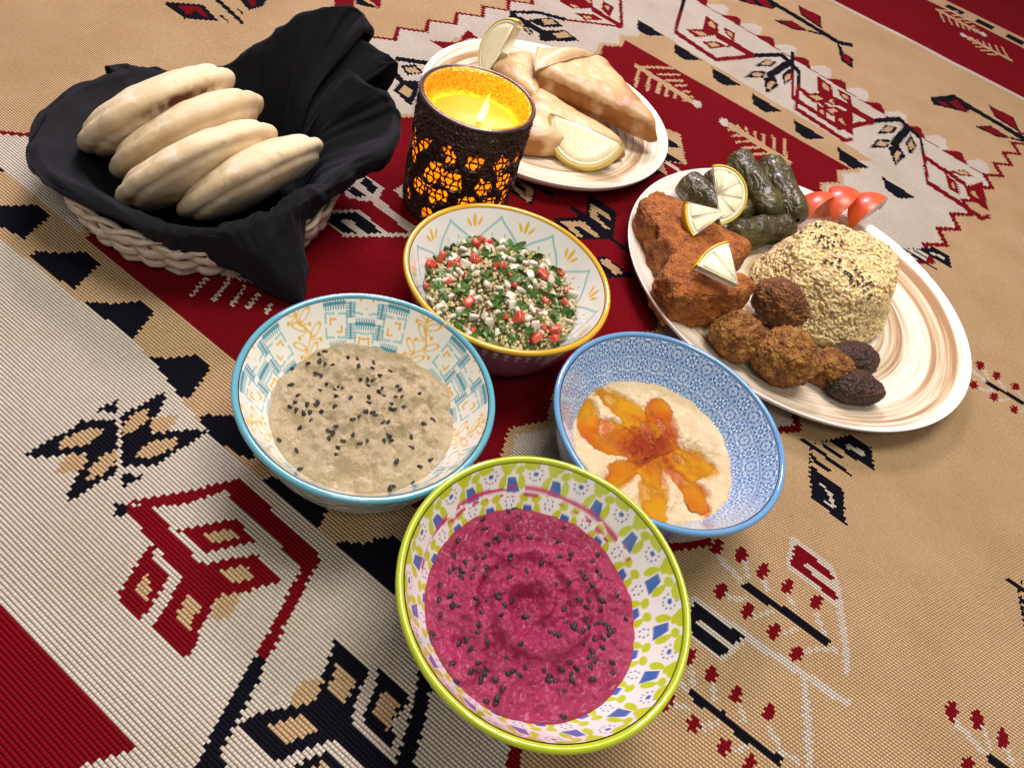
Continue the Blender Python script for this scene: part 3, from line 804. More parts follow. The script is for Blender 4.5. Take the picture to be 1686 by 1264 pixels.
def print_blocks(th, v, R):
    C = np.ones(th.shape + (3,)) * np.array([0.76, 0.75, 0.69])
    N = 5
    v = v / 1.2
    W = 2 * PI * R * 1000 / N / 1.2
    x, _ = fold(th, N, W)
    ax = np.abs(x)
    sy = 24.0
    # vine
    stem = 3.0 * np.sin(v / 20 * 2 * PI)
    C = ink(C, OCHRE, np.maximum(np.abs(x - stem) - 0.5, ax - 8))
    for y0, sd in [(y0, sd) for y0 in range(2, 60, 10) for sd in (-1, 1)]:
        yy = y0 + (0 if sd > 0 else 5)
        sx = 3.0 * math.sin(yy / 20 * 2 * PI)
        C = ink(C, OCHRE, np.abs(ell(x, v, sx + sd * 4.6, yy - 3.2, 4.6, 1.8, sd * -0.7)) - 0.32)
        C = ink(C, OCHRE, np.minimum(ell(x, v, sx + sd * 6.6, yy + 2.6, 1.1, 1.3), seg(x, v, sx, yy + 1, sx + sd * 6.4, yy + 2.4, 0.6)))
    # two columns of dashed squares with brackets
    for cx, off in ((20.5, 0.0), (W / 2 - 0.0, 12.0)):
        xx = np.where(cx < W / 2 - 1, ax - cx, ax - W / 2)
        y = np.mod(v + off - 2, sy) - sy / 2
        rt = 0.12
        c, s_ = math.cos(rt), math.sin(rt)
        u = xx * c + y * s_
        w = -xx * s_ + y * c
        m = np.maximum(np.abs(u), np.abs(w))
        n = np.minimum(np.abs(u), np.abs(w))
        C = ink(C, TEAL, np.maximum(np.abs(m - 6.6) - 0.62, 0.9 - n))
        br = np.minimum(np.maximum(box(u, w, -2.1, -2.1, 2.1, 2.1), -box(u, w, -0.9, -0.9, 2.1, 2.1)),
                        np.maximum(box(u, w, 2.1, 2.1, 2.1, 2.1), -box(u, w, 0.9, 0.9, 2.1, 2.1)))
        C = ink(C, OCHRE, br)
        # combs between the squares
        yc = sy / 2 - np.abs(y)
        comb = np.maximum(np.abs(xx) - 6.5, np.abs(yc - 0.3) - 0.75)
        teeth = np.maximum(np.maximum(np.abs(xx) - 6.5, np.abs(yc - 1.9) - 1.3), np.abs(np.mod(xx, 1.5) - 0.75) - 0.36)
        C = ink(C, DTEAL, np.minimum(comb, teeth))
    xm = np.abs(ax - (20.5 + W / 2) / 2)
    C = ink(C, DTEAL, np.maximum(np.maximum(xm - 0.6, np.abs(np.mod(v, 12) - 6) - 4.6), -1))
    tt = np.maximum(np.maximum(np.abs(xm - 1.6) - 1.2, np.abs(np.mod(v, 1.5) - 0.75) - 0.36), np.abs(np.mod(v, 12) - 6) - 4.6)
    C = ink(C, DTEAL, tt)
    return C


def make_bowl(name, loc, R, label, printer, rimcol, outercol, outer_print=None, rot=0.0, smear=None, outer_bump=None):
    root = thing(name, loc, label, 'bowl', 'four small patterned bowls')
    n = 1150
    th = np.linspace(0, 2 * PI, n, endpoint=False)
    zs = BOWL_ZB + (BOWL_H - 0.0012 - BOWL_ZB) * np.linspace(1, 0, 500) ** 2
    curve = np.stack([wall_r(zs, R), zs], -1)
    c, s = resample(curve, 128)
    V = np.stack([np.cos(th)[:, None] * c[:, 0], np.sin(th)[:, None] * c[:, 0], np.ones((n, 1)) * c[:, 1]], -1)
    T2, S2 = np.meshgrid(np.mod(th + rot, 2 * PI), s * 1000, indexing='ij')
    keep = s < 0.058
    nk = keep.sum()
    V, T2, S2 = V[:, :nk], T2[:, :nk], S2[:, :nk]
    C = printer(T2, S2, R)
    if smear is not None:
        C = smear(C, np.mod(th, 2 * PI)[:, None] + 0 * S2, S2)
    o = mk('inner_wall', V, gridf(n, nk, cu=True)[:, ::-1], mat_glaze(name + '_print'), root)
    setcol(o, C.reshape(-1, 3))
    # unseen bottom of the inside
    Vb, Fb = lathe([(c[nk - 1, 0], c[nk - 1, 1]), (c[nk - 1, 0] * 0.5, BOWL_ZB + 0.001), (0.0005, BOWL_ZB)], 96)
    mk('inner_base', Vb, Fb[:, ::-1], mat_plain_glaze(name + '_white', (0.74, 0.74, 0.70)), root)
    # lip
    a = np.linspace(-0.25 * PI, 1.25 * PI, 15)
    rimp = [(R - 0.0008 + 0.0020 * math.cos(k), BOWL_H - 0.0016 + 0.0022 * math.sin(k)) for k in a[::-1]]
    Vr, Fr = lathe(rimp, 240)
    mk('rim', Vr, Fr, mat_plain_glaze(name + '_rim', rimcol, rough=0.1), root)
    # outside and foot
    zz = np.linspace(BOWL_H - 0.003, 0.010, 40)
    ro = np.maximum((R - 0.0006) * ((zz - 0.004) / (BOWL_H - 0.004)) ** 0.18, 0.034)
    ro[0] = R + 0.0004
    Vo, Fo = lathe(np.stack([ro, zz], -1), 420)
    if outer_print is None:
        mo = mat_plain_glaze(name + '_outside', outercol, bump=outer_bump)
    else:
        mo = mat_glaze(name + '_outside')
    oo = mk('outer_wall', Vo, Fo, mo, root)
    if outer_print is not None:
        t3, v3 = np.meshgrid(np.linspace(0, 2 * PI, 420, endpoint=False), (BOWL_H - zz) * 1000, indexing='ij')
        setcol(oo, outer_print(t3, v3, R).reshape(-1, 3))
    Vf, Ff = lathe([(ro[-1], 0.010), (0.033, 0.006), (0.034, 0.0012), (0.032, 0.0006), (0.029, 0.0012), (0.028, 0.006), (0.001, 0.0065)], 120)
    mk('foot', Vf, Ff, mat_plain_glaze(name + '_foot', outercol), root)
    return root


def outer_dots(th, v, R):
    C = np.ones(th.shape + (3,)) * np.array([0.24, 0.09, 0.13])
    x, _ = fold(th, 60, 2 * PI * R * 1000 / 60)
    C = ink(C, (0.62, 0.52, 0.55), ell(x, v, 0, 9.0, 1.7, 1.7), 1.0)
    C = ink(C, (0.55, 0.42, 0.46), ell(x, v, 0, 13.5, 1.2, 1.2), 1.0)
    C = ink(C, (0.50, 0.36, 0.40), ell(x, v, 0, 6.0, 0.9, 0.9), 1.0)
    return C


def outer_blue(th, v, R):
    C = np.ones(th.shape + (3,)) * np.array([0.16, 0.24, 0.42])
    x, _ = fold(th, 44, 10.3)
    y = np.mod(v, 6) - 3
    return ink(C, (0.45, 0.50, 0.62), np.abs(np.hypot(x, y * 1.6) - 3.4) - 0.35, 0.8)


def beet_smear(C, th, v):
    """beetroot left on the wall above the filling"""
    P = np.stack([np.cos(th) * 40, np.sin(th) * 40, v], -1)
    d = np.abs(th - 2.0)
    line = 16.5 + 3.5 * np.cos((th - 2.0) * 1.7) * -1 + 1.5 * vn(P, 0.08, 3)
    m = np.exp(-((v - line - 1) / 1.5) ** 2) * (vn(P, 0.35, 8) > -0.15) * (d < 1.25)
    m2 = np.exp(-((v - line - 5) / 1.3) ** 2) * (vn(P, 0.5, 9) > 0.1) * (d < 1.0)
    a = np.clip(np.maximum(m, m2) * 1.2, 0, 0.95)[..., None]
    return C * (1 - a) + np.array((0.50, 0.02, 0.13)) * a


def emboss(t):
    v = t.voronoi(150.0)
    return t.math('SUBTRACT', 1.0, v.outputs['Distance'])


TABB = (-0.0123, 0.3879, 0)
BABA = (-0.0631, 0.2504, 0)
HUMM = (0.1177, 0.3073, 0)
BEET = (0.0633, 0.1673, 0)
TALL = 0.075 / 0.065
make_bowl('salad_bowl', TABB, 0.0739, 'bowl with ochre rim, teal petals inside and plum dotted outside', print_petals, (0.66, 0.36, 0.02), (0.24, 0.09, 0.13), outer_dots, rot=0.30)
make_bowl('dip_bowl', BABA, 0.0743, 'bowl with teal rim printed with ochre vines and teal squares', print_blocks, (0.10, 0.33, 0.42), (0.36, 0.46, 0.42), None, rot=0.55, outer_bump=emboss)
make_bowl('dip_bowl', HUMM, 0.0760, 'blue bowl with white lattice of flowers and octagons', print_lattice, (0.12, 0.28, 0.50), (0.20, 0.26, 0.42), outer_blue)
bb = make_bowl('dip_bowl', BEET, 0.0740, 'white bowl with lime green rim and cobalt and lime print', print_confetti, (0.38, 0.47, 0.015), (0.45, 0.52, 0.45), None, rot=0.1, smear=beet_smear, outer_bump=emboss)
bb.scale = (1, 1, TALL)


# ------------------------------------------------------------------ dips
def dip(name, centre, R, ztop, label, relief, mat, nr=130, nt=420, edge=0.003, seed=1):
    """a filling whose surface meets the bowl wall along an uneven line"""
    th = np.linspace(0, 2 * PI, nt, endpoint=False)
    ring = np.stack([np.cos(th), np.sin(th), 0 * th], -1)
    ze = ztop + edge * fbm(ring, 1.6, 4, seed) * 0.8 + edge * 0.3 * vn(ring, 9, seed + 4)
    rm = wall_r(ze, R) + 0.0012
    q = np.linspace(0.004, 1, nr)
    rr = rm[:, None] * q[None]
    X, Y = np.cos(th)[:, None] * rr, np.sin(th)[:, None] * rr
    Z = ztop + (ze - ztop)[:, None] * q[None] ** 6 + relief(X, Y, rr, th[:, None] + 0 * rr) * (1 - q[None] ** 14)
    Z = Z - 0.0012 * sstep(0.94, 1.0, q)[None]
    V = np.stack([X, Y, Z], -1)
    o = mk(name, V, gridf(nt, nr, cu=True)[:, ::-1], mat, None, (centre[0], centre[1], 0))
    if label:
        tag(o, label, 'dip')
    return o, V


def baba_relief(X, Y, r, th):
    P = np.stack([X, Y, 0 * X], -1)
    z = 0.0044 * fbm(P, 48, 3, 2) + 0.0022 * fbm(P, 170, 4, 5) - 0.0016 * np.abs(vn(P, 90, 12)) + 0.0022 * np.maximum(0, vn(P, 95, 21)) ** 2
    sp = np.sin(2 * PI * (r / 0.019 - th / (2 * PI)) + 1.4 * vn(P, 55, 3))
    z += 0.0021 * sp * sstep(0.004, 0.015, r) * (1 - sstep(0.036, 0.05, r))
    return z + 0.0065 * (1 - (r / 0.058) ** 2)


def beet_relief(X, Y, r, th):
    P = np.stack([X, Y, 0 * X], -1)
    z = 0.0026 * fbm(P, 70, 4, 7) + 0.0011 * fbm(P, 330, 4, 9)
    w = r + 0.0035 * vn(P, 60, 4)
    sp = np.sin(2 * PI * (w / 0.0185 - th / (2 * PI) - 0.1))
    sp = np.sign(sp) * np.abs(sp) ** 0.7
    z += 0.0030 * sp * sstep(0.003, 0.010, r) * (1 - sstep(0.030, 0.042, r))
    z -= 0.004 * np.exp(-((r - 0.004) / 0.006) ** 2)
    z += 0.0022 * np.maximum(0, vn(P, 130, 13)) * np.exp(-((r - 0.012) / 0.009) ** 2)
    return z + 0.002 * (1 - (r / 0.058) ** 2)


def mat_paste(name, c1, c2, scale, bumps, sss=0.12, rough=0.5):
    t = NT(name)
    f = t.ramp(t.noise(scale, 5, 0.6), [(0.35, 0.0), (0.68, 1.0)])
    col = t.mix(f, c1, c2)
    sp = t.ramp(t.voronoi(scale * 7).outputs['Distance'], [(0.05, 1.0), (0.22, 0.0)])
    col = t.mix(t.math('MULTIPLY', sp, 0.35), col, tuple(min(1, v * 1.35) for v in c2))
    t.set(Base_Color=col, Roughness=t.ramp(t.noise(55, 3), [(0.3, rough - 0.2), (0.7, rough + 0.15)]), Specular_IOR_Level=0.4, Coat_Weight=0.22, Coat_Roughness=0.22, Subsurface_Weight=sss, Subsurface_Radius=(0.006, 0.004, 0.003), Subsurface_Scale=0.4)
    h = t.math('ADD', t.noise(bumps, 6, 0.65), t.math('MULTIPLY', t.noise(bumps * 4, 3, 0.6), 0.5))
    t.bump(h, 0.9, 0.0014)
    return t.m


baba, babaV = dip('aubergine_dip', BABA, 0.0743, 0.0392, 'beige aubergine dip with black sesame filling the teal rimmed bowl', baba_relief,
                  mat_paste('aubergine_paste', (0.44, 0.355, 0.215), (0.345, 0.27, 0.145), 120, 330), edge=0.0035, seed=2)
beet, beetV = dip('beetroot_dip', BEET, 0.0740, 0.0416, 'magenta beetroot dip with swirled centre in the lime rimmed bowl', beet_relief,
                  mat_paste('beetroot_paste', (0.33, 0.014, 0.080), (0.235, 0.006, 0.046), 110, 380, 0.04, 0.42), edge=0.0014, seed=6)

beet.scale = (1, 1, TALL)

# hummus with oil pools in the grooves of the swirl
OILS = [
    ('y', [(1190,3218),(1165,3188),(1116,3171),(1049,3169),(971,3182),(892,3209),(821,3246),(765,3289),(733,3333),(729,3373),(753,3404),(802,3422),(872,3424),(952,3410),(1033,3383),(1105,3344),(1159,3301),(1188,3257)]),
    ('y', [(755,3176),(754,3134),(746,3095),(731,3064),(712,3045),(691,3039),(670,3047),(652,3068),(639,3101),(632,3140),(632,3183),(640,3222),(654,3255),(674,3275),(695,3282),(717,3273),(736,3250),(749,3217)]),
    ('o', [(1166,3028),(1145,2982),(1098,2942),(1031,2912),(952,2896),(871,2895),(796,2909),(736,2937),(699,2976),(688,3022),(707,3068),(753,3109),(820,3141),(901,3159),(986,3160),(1063,3144),(1123,3114),(1159,3074)]),
    ('o', [(1297,3345),(1325,3270),(1339,3197),(1340,3134),(1327,3088),(1302,3064),(1267,3065),(1227,3090),(1186,3137),(1149,3201),(1120,3274),(1103,3349),(1100,3415),(1112,3465),(1138,3492),(1175,3491),(1217,3463),(1260,3412)]),
    ('y', [(1637,3066),(1615,3027),(1569,2993),(1503,2967),(1427,2953),(1349,2952),(1278,2964),(1222,2988),(1188,3021),(1180,3060),(1200,3099),(1245,3134),(1311,3161),(1390,3176),(1470,3177),(1543,3164),(1599,3139),(1632,3105)]),
    ('o', [(1464,2981),(1527,2914),(1574,2847),(1602,2787),(1606,2742),(1588,2717),(1549,2713),(1493,2731),(1428,2770),(1359,2826),(1296,2891),(1245,2959),(1214,3022),(1207,3070),(1224,3099),(1266,3103),(1325,3082),(1394,3040)]),
    ('o', [(1198,3036),(1207,3003),(1195,2947),(1166,2877),(1122,2801),(1070,2729),(1016,2669),(966,2628),(926,2609),(899,2614),(890,2644),(899,2695),(925,2762),(966,2836),(1018,2911),(1074,2975),(1127,3021),(1171,3043)]),
    ('y', [(1302,2806),(1311,2715),(1309,2632),(1295,2565),(1271,2521),(1240,2506),(1205,2520),(1171,2561),(1141,2627),(1118,2710),(1105,2800),(1106,2888),(1118,2961),(1143,3011),(1176,3029),(1213,3013),(1249,2965),(1280,2893)]),
]
PAPR = (0.1156,0.3084,0.0370)


def oil_d(X, Y, poly):
    q = np.array(poly, float) / 1e4 - np.array(HUMM[:2])
    P = np.stack([X, Y, 0 * X], -1)
    return pdist(X, Y, q) + 0.0026 * fbm(P, 120, 4, 4)


def hummus_relief(X, Y, r, th):
    P = np.stack([X, Y, 0 * X], -1)
    z = 0.0016 * fbm(P, 60, 4, 1) + 0.0006 * fbm(P, 260, 4, 5)
    for k, poly in OILS:
        z = z - 0.0034 * sstep(-0.004, 0.004, oil_d(X, Y, poly))
    return z + 0.0025 * (1 - (r / 0.058) ** 2) + 0.0012 * np.sin(3 * th + r * 160)


mh = mat_paste('hummus_paste', (0.64, 0.51, 0.32), (0.55, 0.41, 0.23), 90, 260, 0.03)
humm, hummV = dip('hummus', HUMM, 0.0760, 0.0372, 'pale hummus with orange oil pools and paprika in the blue bowl', hummus_relief, mh, edge=0.002, seed=9)
# paprika dust and the oil soaked into the paste itself
Xh, Yh = hummV[..., 0], hummV[..., 1]
Ph = np.stack([Xh, Yh, 0 * Xh], -1)
YEL, ORA, RED = np.array((0.47, 0.215, 0.001)), np.array((0.41, 0.085, 0.001)), np.array((0.20, 0.016, 0.001))


def tint(X, Y, kind):
    """oil colour: golden, redder where the paprika has run into it"""
    P = np.stack([X, Y, 0 * X], -1)
    near = np.exp(-(np.hypot(X - (PAPR[0] - HUMM[0]), Y - (PAPR[1] - HUMM[1])) / 0.022) ** 2)
    w = np.clip((0.62 if kind == 'o' else 0.02) + 0.45 * fbm(P, 110, 3, 6) + 0.5 * near, 0, 1)[..., None]
    c = YEL * (1 - w) + ORA * w
    q = np.clip(1.7 * near - 0.45 + 0.55 * vn(P, 500, 2) + 0.45 * vn(P, 1300, 5), 0, 1)[..., None] * (0.9 if kind == 'o' else 0.5)
    return c * (1 - q) + RED * q


stainC = np.zeros(hummV.shape)
stainA = np.zeros(Xh.shape)
for k, poly in OILS:
    d = oil_d(Xh, Yh, poly)
    a = 0.90 * sstep(-0.0020, 0.0012, d)
    stainC = stainC * (1 - a[..., None]) + tint(Xh, Yh, k) * a[..., None]
    stainA = np.maximum(stainA, a)
stainC = stainC / np.maximum(stainA, 1e-4)[..., None]
stainC = np.clip(stainC, 0, 1)
dpx, dpy = Xh - (PAPR[0] - HUMM[0]), Yh - (PAPR[1] - HUMM[1])
grain = vn(Ph, 700, 2) * 0.45 + vn(Ph, 1700, 6) * 0.55
dens = 0.80 * np.exp(-(np.hypot(dpx, dpy * 0.85) / 0.0175) ** 2) + 0.34 * np.exp(-(np.hypot(dpx, dpy) / 0.032) ** 2)
pap = np.clip((dens * 1.45 - 0.46 + 0.66 * grain) * 2.4, 0, 0.95)
C4 = np.concatenate([stainC * (1 - pap[..., None]) + np.array((0.34, 0.042, 0.001)) * pap[..., None], np.maximum(stainA, pap)[..., None]], -1)
setcol(humm, C4.reshape(-1, 4), name='Stain')
t_ = mh.node_tree
base_in = t_.nodes['Principled BSDF'].inputs['Base Color']
old = base_in.links[0].from_socket
mx = t_.nodes.new('ShaderNodeMix')
mx.data_type = 'RGBA'
aa = t_.nodes.new('ShaderNodeAttribute')
aa.attribute_name = 'Stain'
t_.nodes['Principled BSDF'].inputs['Specular IOR Level'].default_value = 0.15
t_.links.new(aa.outputs['Alpha'], mx.inputs[0])
t_.links.new(old, mx.inputs[6])
t_.links.new(aa.outputs['Color'], mx.inputs[7])
t_.links.new(mx.outputs[2], base_in)


def mat_oil():
    t = NT('olive_oil')
    at = t.node('ShaderNodeAttribute', attribute_name='Col')
    t.set(Base_Color=at.outputs['Color'], Roughness=0.06, Specular_IOR_Level=0.7, Coat_Weight=0.6, Coat_Roughness=0.04, Alpha=at.outputs['Alpha'])
    t.bump(t.noise(90, 2), 0.22, 0.001)
    return t.m


MOIL = mat_oil()
hz = hummV[..., 2]
nt_h, nr_h = hummV.shape[:2]
for k, poly in OILS:
    D = oil_d(Xh, Yh, poly)
    inside = D > 0.0002
    # oil lies level in its groove; the paste rising through it draws the shore line
    A_ = np.c_[Xh[inside], Yh[inside], np.ones(inside.sum())]
    co_, *_r = np.linalg.lstsq(A_, hz[inside], rcond=None)
    pl_ = co_[0] * Xh * 0.7 + co_[1] * Yh * 0.7
    lv_ = np.percentile((hz - pl_)[inside], 84)
    Zo = pl_ + lv_
    keep = D > -0.0030
    F = gridf(nt_h, nr_h, cu=True)[:, ::-1]
    F = F[keep.ravel()[F].all(1)]
    used = np.unique(F)
    remap = np.full(nt_h * nr_h, -1)
    remap[used] = np.arange(len(used))
    Vv = np.stack([Xh, Yh, Zo], -1).reshape(-1, 3)[used]
    o = mk('oil_pool', Vv, remap[F], MOIL, humm)
    al = np.clip(0.45 + (Zo - hz).ravel()[used] / 0.0026, 0.4, 0.9)
    setcol(o, np.c_[tint(Vv[:, 0], Vv[:, 1], k), al])


# ------------------------------------------------------------------ sesame seeds
def seed_mesh():
    D, F = sphere_dirs(14, 9)
    x = D[..., 0]
    V = np.stack([x * 0.00165, D[..., 1] * 0.00098 * (1 - 0.42 * x), D[..., 2] * 0.00052 * (1 - 0.25 * x)], -1)
    t = NT('black_sesame')
    t.set(Base_Color=t.mix(t.noise(900, 2), (0.006, 0.005, 0.006), (0.018, 0.015, 0.015)), Roughness=0.5, Specular_IOR_Level=0.3)
    o = mk('sesame_seed', V, F, t.m)
    return o


SEED = seed_mesh()
seed_first = [True]


def put_seeds(pts, surf, label, group):
    sx, sy, sz = surf
    for (a, b) in pts:
        x, y = a / 1e4, b / 1e4
        k = np.argmin((sx - x) ** 2 + (sy - y) ** 2)
        z = sz[k] + 0.00035
        if seed_first[0]:
            o = SEED
            seed_first[0] = False
        else:
            o = SEED.copy()
            COL.objects.link(o)
        o.location = (x, y, z)
        o.rotation_euler = (random.gauss(0, 0.3), random.gauss(0, 0.25), random.uniform(0, 2 * PI))
        s = random.uniform(1.0, 1.35)
        o.scale = (s, s, s)
        tag(o, label, 'sesame seed', group)


SB = [(-1156,2626),(-1078,2687),(-1047,2777),(-1022,2801),(-1022,2727),(-982,2721),(-1009,2658),(-965,2641),(-938,2724),(-883,2835),(-827,2866),(-785,2774),(-728,2899),(-713,2856),(-701,2794),(-641,2772),(-604,2877),(-741,2714),(-701,2717),(-665,2729),(-685,2684),(-1102,2492),(-918,2583),(-926,2509),(-847,2610),(-855,2580),(-807,2584),(-810,2493),(-739,2529),(-1023,2427),(-1024,2380),(-1032,2337),(-1012,2371),(-904,2429),(-901,2398),(-941,2363),(-983,2310),(-936,2308),(-908,2332),(-854,2367),(-877,2286),(-920,2235),(-790,2412),(-639,2585),(-628,2556),(-603,2668),(-595,2696),(-514,2736),(-488,2716),(-565,2644),(-369,2733),(-489,2653),(-454,2658),(-504,2595),(-489,2563),(-462,2573),(-423,2591),(-620,2470),(-639,2420),(-576,2480),(-556,2471),(-655,2362),(-492,2447),(-466,2455),(-229,2606),(-270,2558),(-758,2261),(-725,2291),(-731,2252),(-740,2215),(-621,2293),(-570,2273),(-533,2298),(-658,2232),(-669,2182),(-660,2133),(-872,2082),(-989,2105),(-431,2376),(-444,2341),(-405,2359),(-310,2432),(-281,2351),(-151,2352),(-324,2216),(-194,2270),(-198,2165),(-197,2122),(-302,2067),(-288,2086),(-804,1988)]
SR = [(395,2193),(366,2154),(438,2144),(245,2033),(270,1982),(391,2049),(152,1872),(425,2002),(342,1954),(328,1928),(307,1893),(357,1952),(527,2046),(691,2174),(681,2078),(160,1789),(228,1770),(275,1822),(311,1819),(406,1903),(440,1878),(451,1865),(391,1806),(622,1921),(706,1975),(759,1981),(769,2038),(912,2077),(887,2033),(921,1988),(947,1961),(163,1677),(183,1720),(209,1726),(226,1707),(229,1675),(283,1690),(284,1741),(336,1762),(343,1728),(468,1752),(553,1849),(714,1830),(783,1844),(842,1949),(859,1933),(870,1918),(913,1902),(901,1868),(137,1596),(64,1482),(157,1511),(204,1544),(231,1509),(257,1519),(187,1443),(333,1576),(341,1562),(384,1538),(403,1614),(429,1649),(442,1629),(481,1594),(520,1669),(472,1531),(615,1613),(853,1777),(920,1835),(969,1854),(996,1840),(992,1798),(1057,1897),(901,1750),(795,1719),(1136,1796),(819,1645),(856,1636),(846,1615),(906,1689),(929,1664),(981,1707),(1003,1722),(1025,1710),(1036,1686),(1066,1688),(1045,1660),(993,1620),(1018,1632),(875,1605),(906,1620),(754,1576),(781,1561),(793,1548),(927,1582),(1022,1580),(382,1464),(394,1422),(432,1417),(323,1357),(352,1383),(384,1336),(451,1379),(506,1371),(609,1433),(565,1346),(316,1243),(437,1286),(412,1235),(447,1256),(477,1261),(484,1282),(487,1249),(474,1221),(535,1242),(670,1358),(593,1287),(609,1302),(644,1297),(366,1172),(582,1209),(524,1139),(568,1168),(572,1146),(879,1461),(916,1441),(897,1406),(846,1413),(772,1378),(790,1356),(804,1367),(794,1336),(831,1346),(911,1373),(982,1463),(997,1509),(967,1508),(974,1543),(1092,1528),(1102,1483),(1000,1406),(882,1313),(897,1194),(179,1342)]
put_seeds(SB, (babaV[..., 0].ravel() + BABA[0], babaV[..., 1].ravel() + BABA[1], babaV[..., 2].ravel()), 'black sesame seed lying on the beige aubergine dip', 'sesame on the aubergine dip')
put_seeds(SR, (beetV[..., 0].ravel() + BEET[0], beetV[..., 1].ravel() + BEET[1], beetV[..., 2].ravel() * TALL), 'black sesame seed lying on the magenta beetroot dip', 'sesame on the beetroot dip')


# ================================================================== tabbouleh
def tab_top(x, y):
    r = np.hypot(x - 0.002, y - 0.004)
    P = np.stack([x, y, 0 * np.asarray(x)], -1)
    return 0.0425 + 0.011 * (1 - np.clip(r / 0.058, 0, 1) ** 2) + 0.0030 * fbm(P, 75, 3, 4)


tabb = thing('tabbouleh_salad', (TABB[0], TABB[1], 0), 'tabbouleh of bulgur, parsley, tomato and onion in the ochre rimmed bowl', 'salad')


def tab_base():
    th = np.linspace(0, 2 * PI, 120, endpoint=False)
    q = np.linspace(0.01, 1, 50)
    rr = np.ones((120, 1)) * q[None] * 0.0575
    X, Y = np.cos(th)[:, None] * rr, np.sin(th)[:, None] * rr
    Z = tab_top(X, Y) - 0.0025
    lim = wall_r(Z, 0.0739) + 0.001
    k = np.minimum(1, lim / rr)
    return np.stack([X * k, Y * k, Z], -1), gridf(120, 50, cu=True)[:, ::-1]


V, F = tab_base()
mk('salad_bed', V, F, simple('salad_bed', (0.10, 0.13, 0.03), (0.30, 0.25, 0.12), 260, 0.6, (300, 0.9, 0.002)), tabb)


def tab_spot(spread=1.0):
    while True:
        a = random.uniform(0, 2 * PI)
        r = 0.056 * math.sqrt(random.random()) * spread
        x, y = r * math.cos(a), r * math.sin(a)
        z = float(tab_top(np.array(x), np.array(y)))
        if r < float(wall_r(np.array(z), 0.0739)) - 0.002:
            return x, y, z


def grains(n, spot, size, name, mat, parent, aspect=1.0, lift=0.0, nu=6, nv=5, jitter=0.25):
    """many small grains, one mesh"""
    D, F = sphere_dirs(nu, nv)
    D = D.reshape(-1, 3)
    Vs, Fs = [], []
    for k in range(n):
        p = spot()
        R = np.array(Matrix.Rotation(random.uniform(0, 2 * PI), 3, 'Z') @ Matrix.Rotation(random.gauss(0, 0.6), 3, 'X') @ Matrix.Rotation(random.gauss(0, 0.6), 3, 'Y'))
        s = size * random.uniform(1 - jitter, 1 + jitter)
        v = D * np.array([s * aspect, s, s]) * (1 + 0.16 * rng.standard_normal((len(D), 1)) * (aspect < 1.6))
        Vs.append(v @ R.T + np.array(p[:3]) + np.array([0, 0, lift]))
        Fs.append(F + k * len(D))
    o = mk(name, np.concatenate(Vs), np.concatenate(Fs), mat, parent)
    c = 0.62 + 0.6 * np.repeat(rng.random((n, 1)), len(D), 0)
    setcol(o, np.repeat(c, 3, 1))
    o['kind'] = 'stuff'
    return o


def mat_grain(name, c, rough=0.45, sss=0.2):
    t = NT(name)
    t.set(Base_Color=t.mix(1.0, t.attr(), c, 'MULTIPLY'), Roughness=rough, Subsurface_Weight=sss, Subsurface_Radius=(0.003, 0.002, 0.001), Subsurface_Scale=0.4)
    t.bump(t.noise(800, 3), 0.4, 0.0004)
    return t.m


grains(2100, lambda: tab_spot(), 0.0013, 'bulgur_grains', mat_grain('bulgur', (0.47, 0.375, 0.19)), tabb, 1.15)


def dice_mesh(name, a, b, c, mat, p=9):
    V, F = convex([(1, 0, 0, a), (-1, 0, 0, a), (0, 1, 0, b), (0, -1, 0, b), (0, 0, 1, c), (0, 0, -1, c)], p, 20, 14)
    V = V.reshape(-1, 3)
    V = V * (1 + 0.13 * vn(V, 260, 3))[:, None]
    return mk(name, V, F, mat, tabb)


M_TOM = simple('tomato_flesh', (0.40, 0.026, 0.014), (0.46, 0.10, 0.045), 160, 0.22, (300, 0.3, 0.0008), 0.25)
M_ONI = simple('onion_flesh', (0.60, 0.56, 0.44), (0.50, 0.44, 0.36), 200, 0.25, (400, 0.3, 0.0005), 0.4)
M_PAR = simple('parsley_leaf', (0.035, 0.095, 0.012), (0.07, 0.15, 0.02), 200, 0.4, (500, 0.4, 0.0006), 0.05)
M_SPR = simple('spring_onion', (0.20, 0.30, 0.05), (0.34, 0.42, 0.12), 160, 0.3, (400, 0.3, 0.0005), 0.2)
tom0 = dice_mesh('tomato_piece', 0.0036, 0.0030, 0.0022, M_TOM)
oni0 = dice_mesh('onion_piece', 0.0034, 0.0026, 0.0013, M_ONI)


def leaf_mesh():
    n = 25
    a = np.linspace(0, 2 * PI, n, endpoint=False)
    r = 0.0042 * (0.62 + 0.38 * np.abs(np.cos(1.5 * a)) + 0.08 * np.cos(9 * a))
    rings = []
    for q in (0.02, 0.35, 0.7, 1.0):
        x, y = r * q * np.cos(a), r * q * np.sin(a)
        rings.append(np.stack([x, y, 0.0010 * np.sin(x * 700 + 0.4) + 22 * (x * x - y * y)], -1))
    up = np.stack(rings, 1)
    return mk('parsley_leaf', up, gridf(n, 4, cu=True), M_PAR, tabb)


def ring_mesh():
    a = np.linspace(0, 2 * PI, 18, endpoint=False)
    prof = [(0.0022, -0.0009), (0.0030, -0.0009), (0.0032, 0.0), (0.0030, 0.0009), (0.0022, 0.0009), (0.0020, 0.0)]
    V = np.stack([np.stack([r * np.cos(a), r * np.sin(a), z + 0 * a], -1) for r, z in prof], 1)
    return mk('spring_onion_ring', V, gridf(18, 6, cu=True, cv=True), M_SPR, tabb)


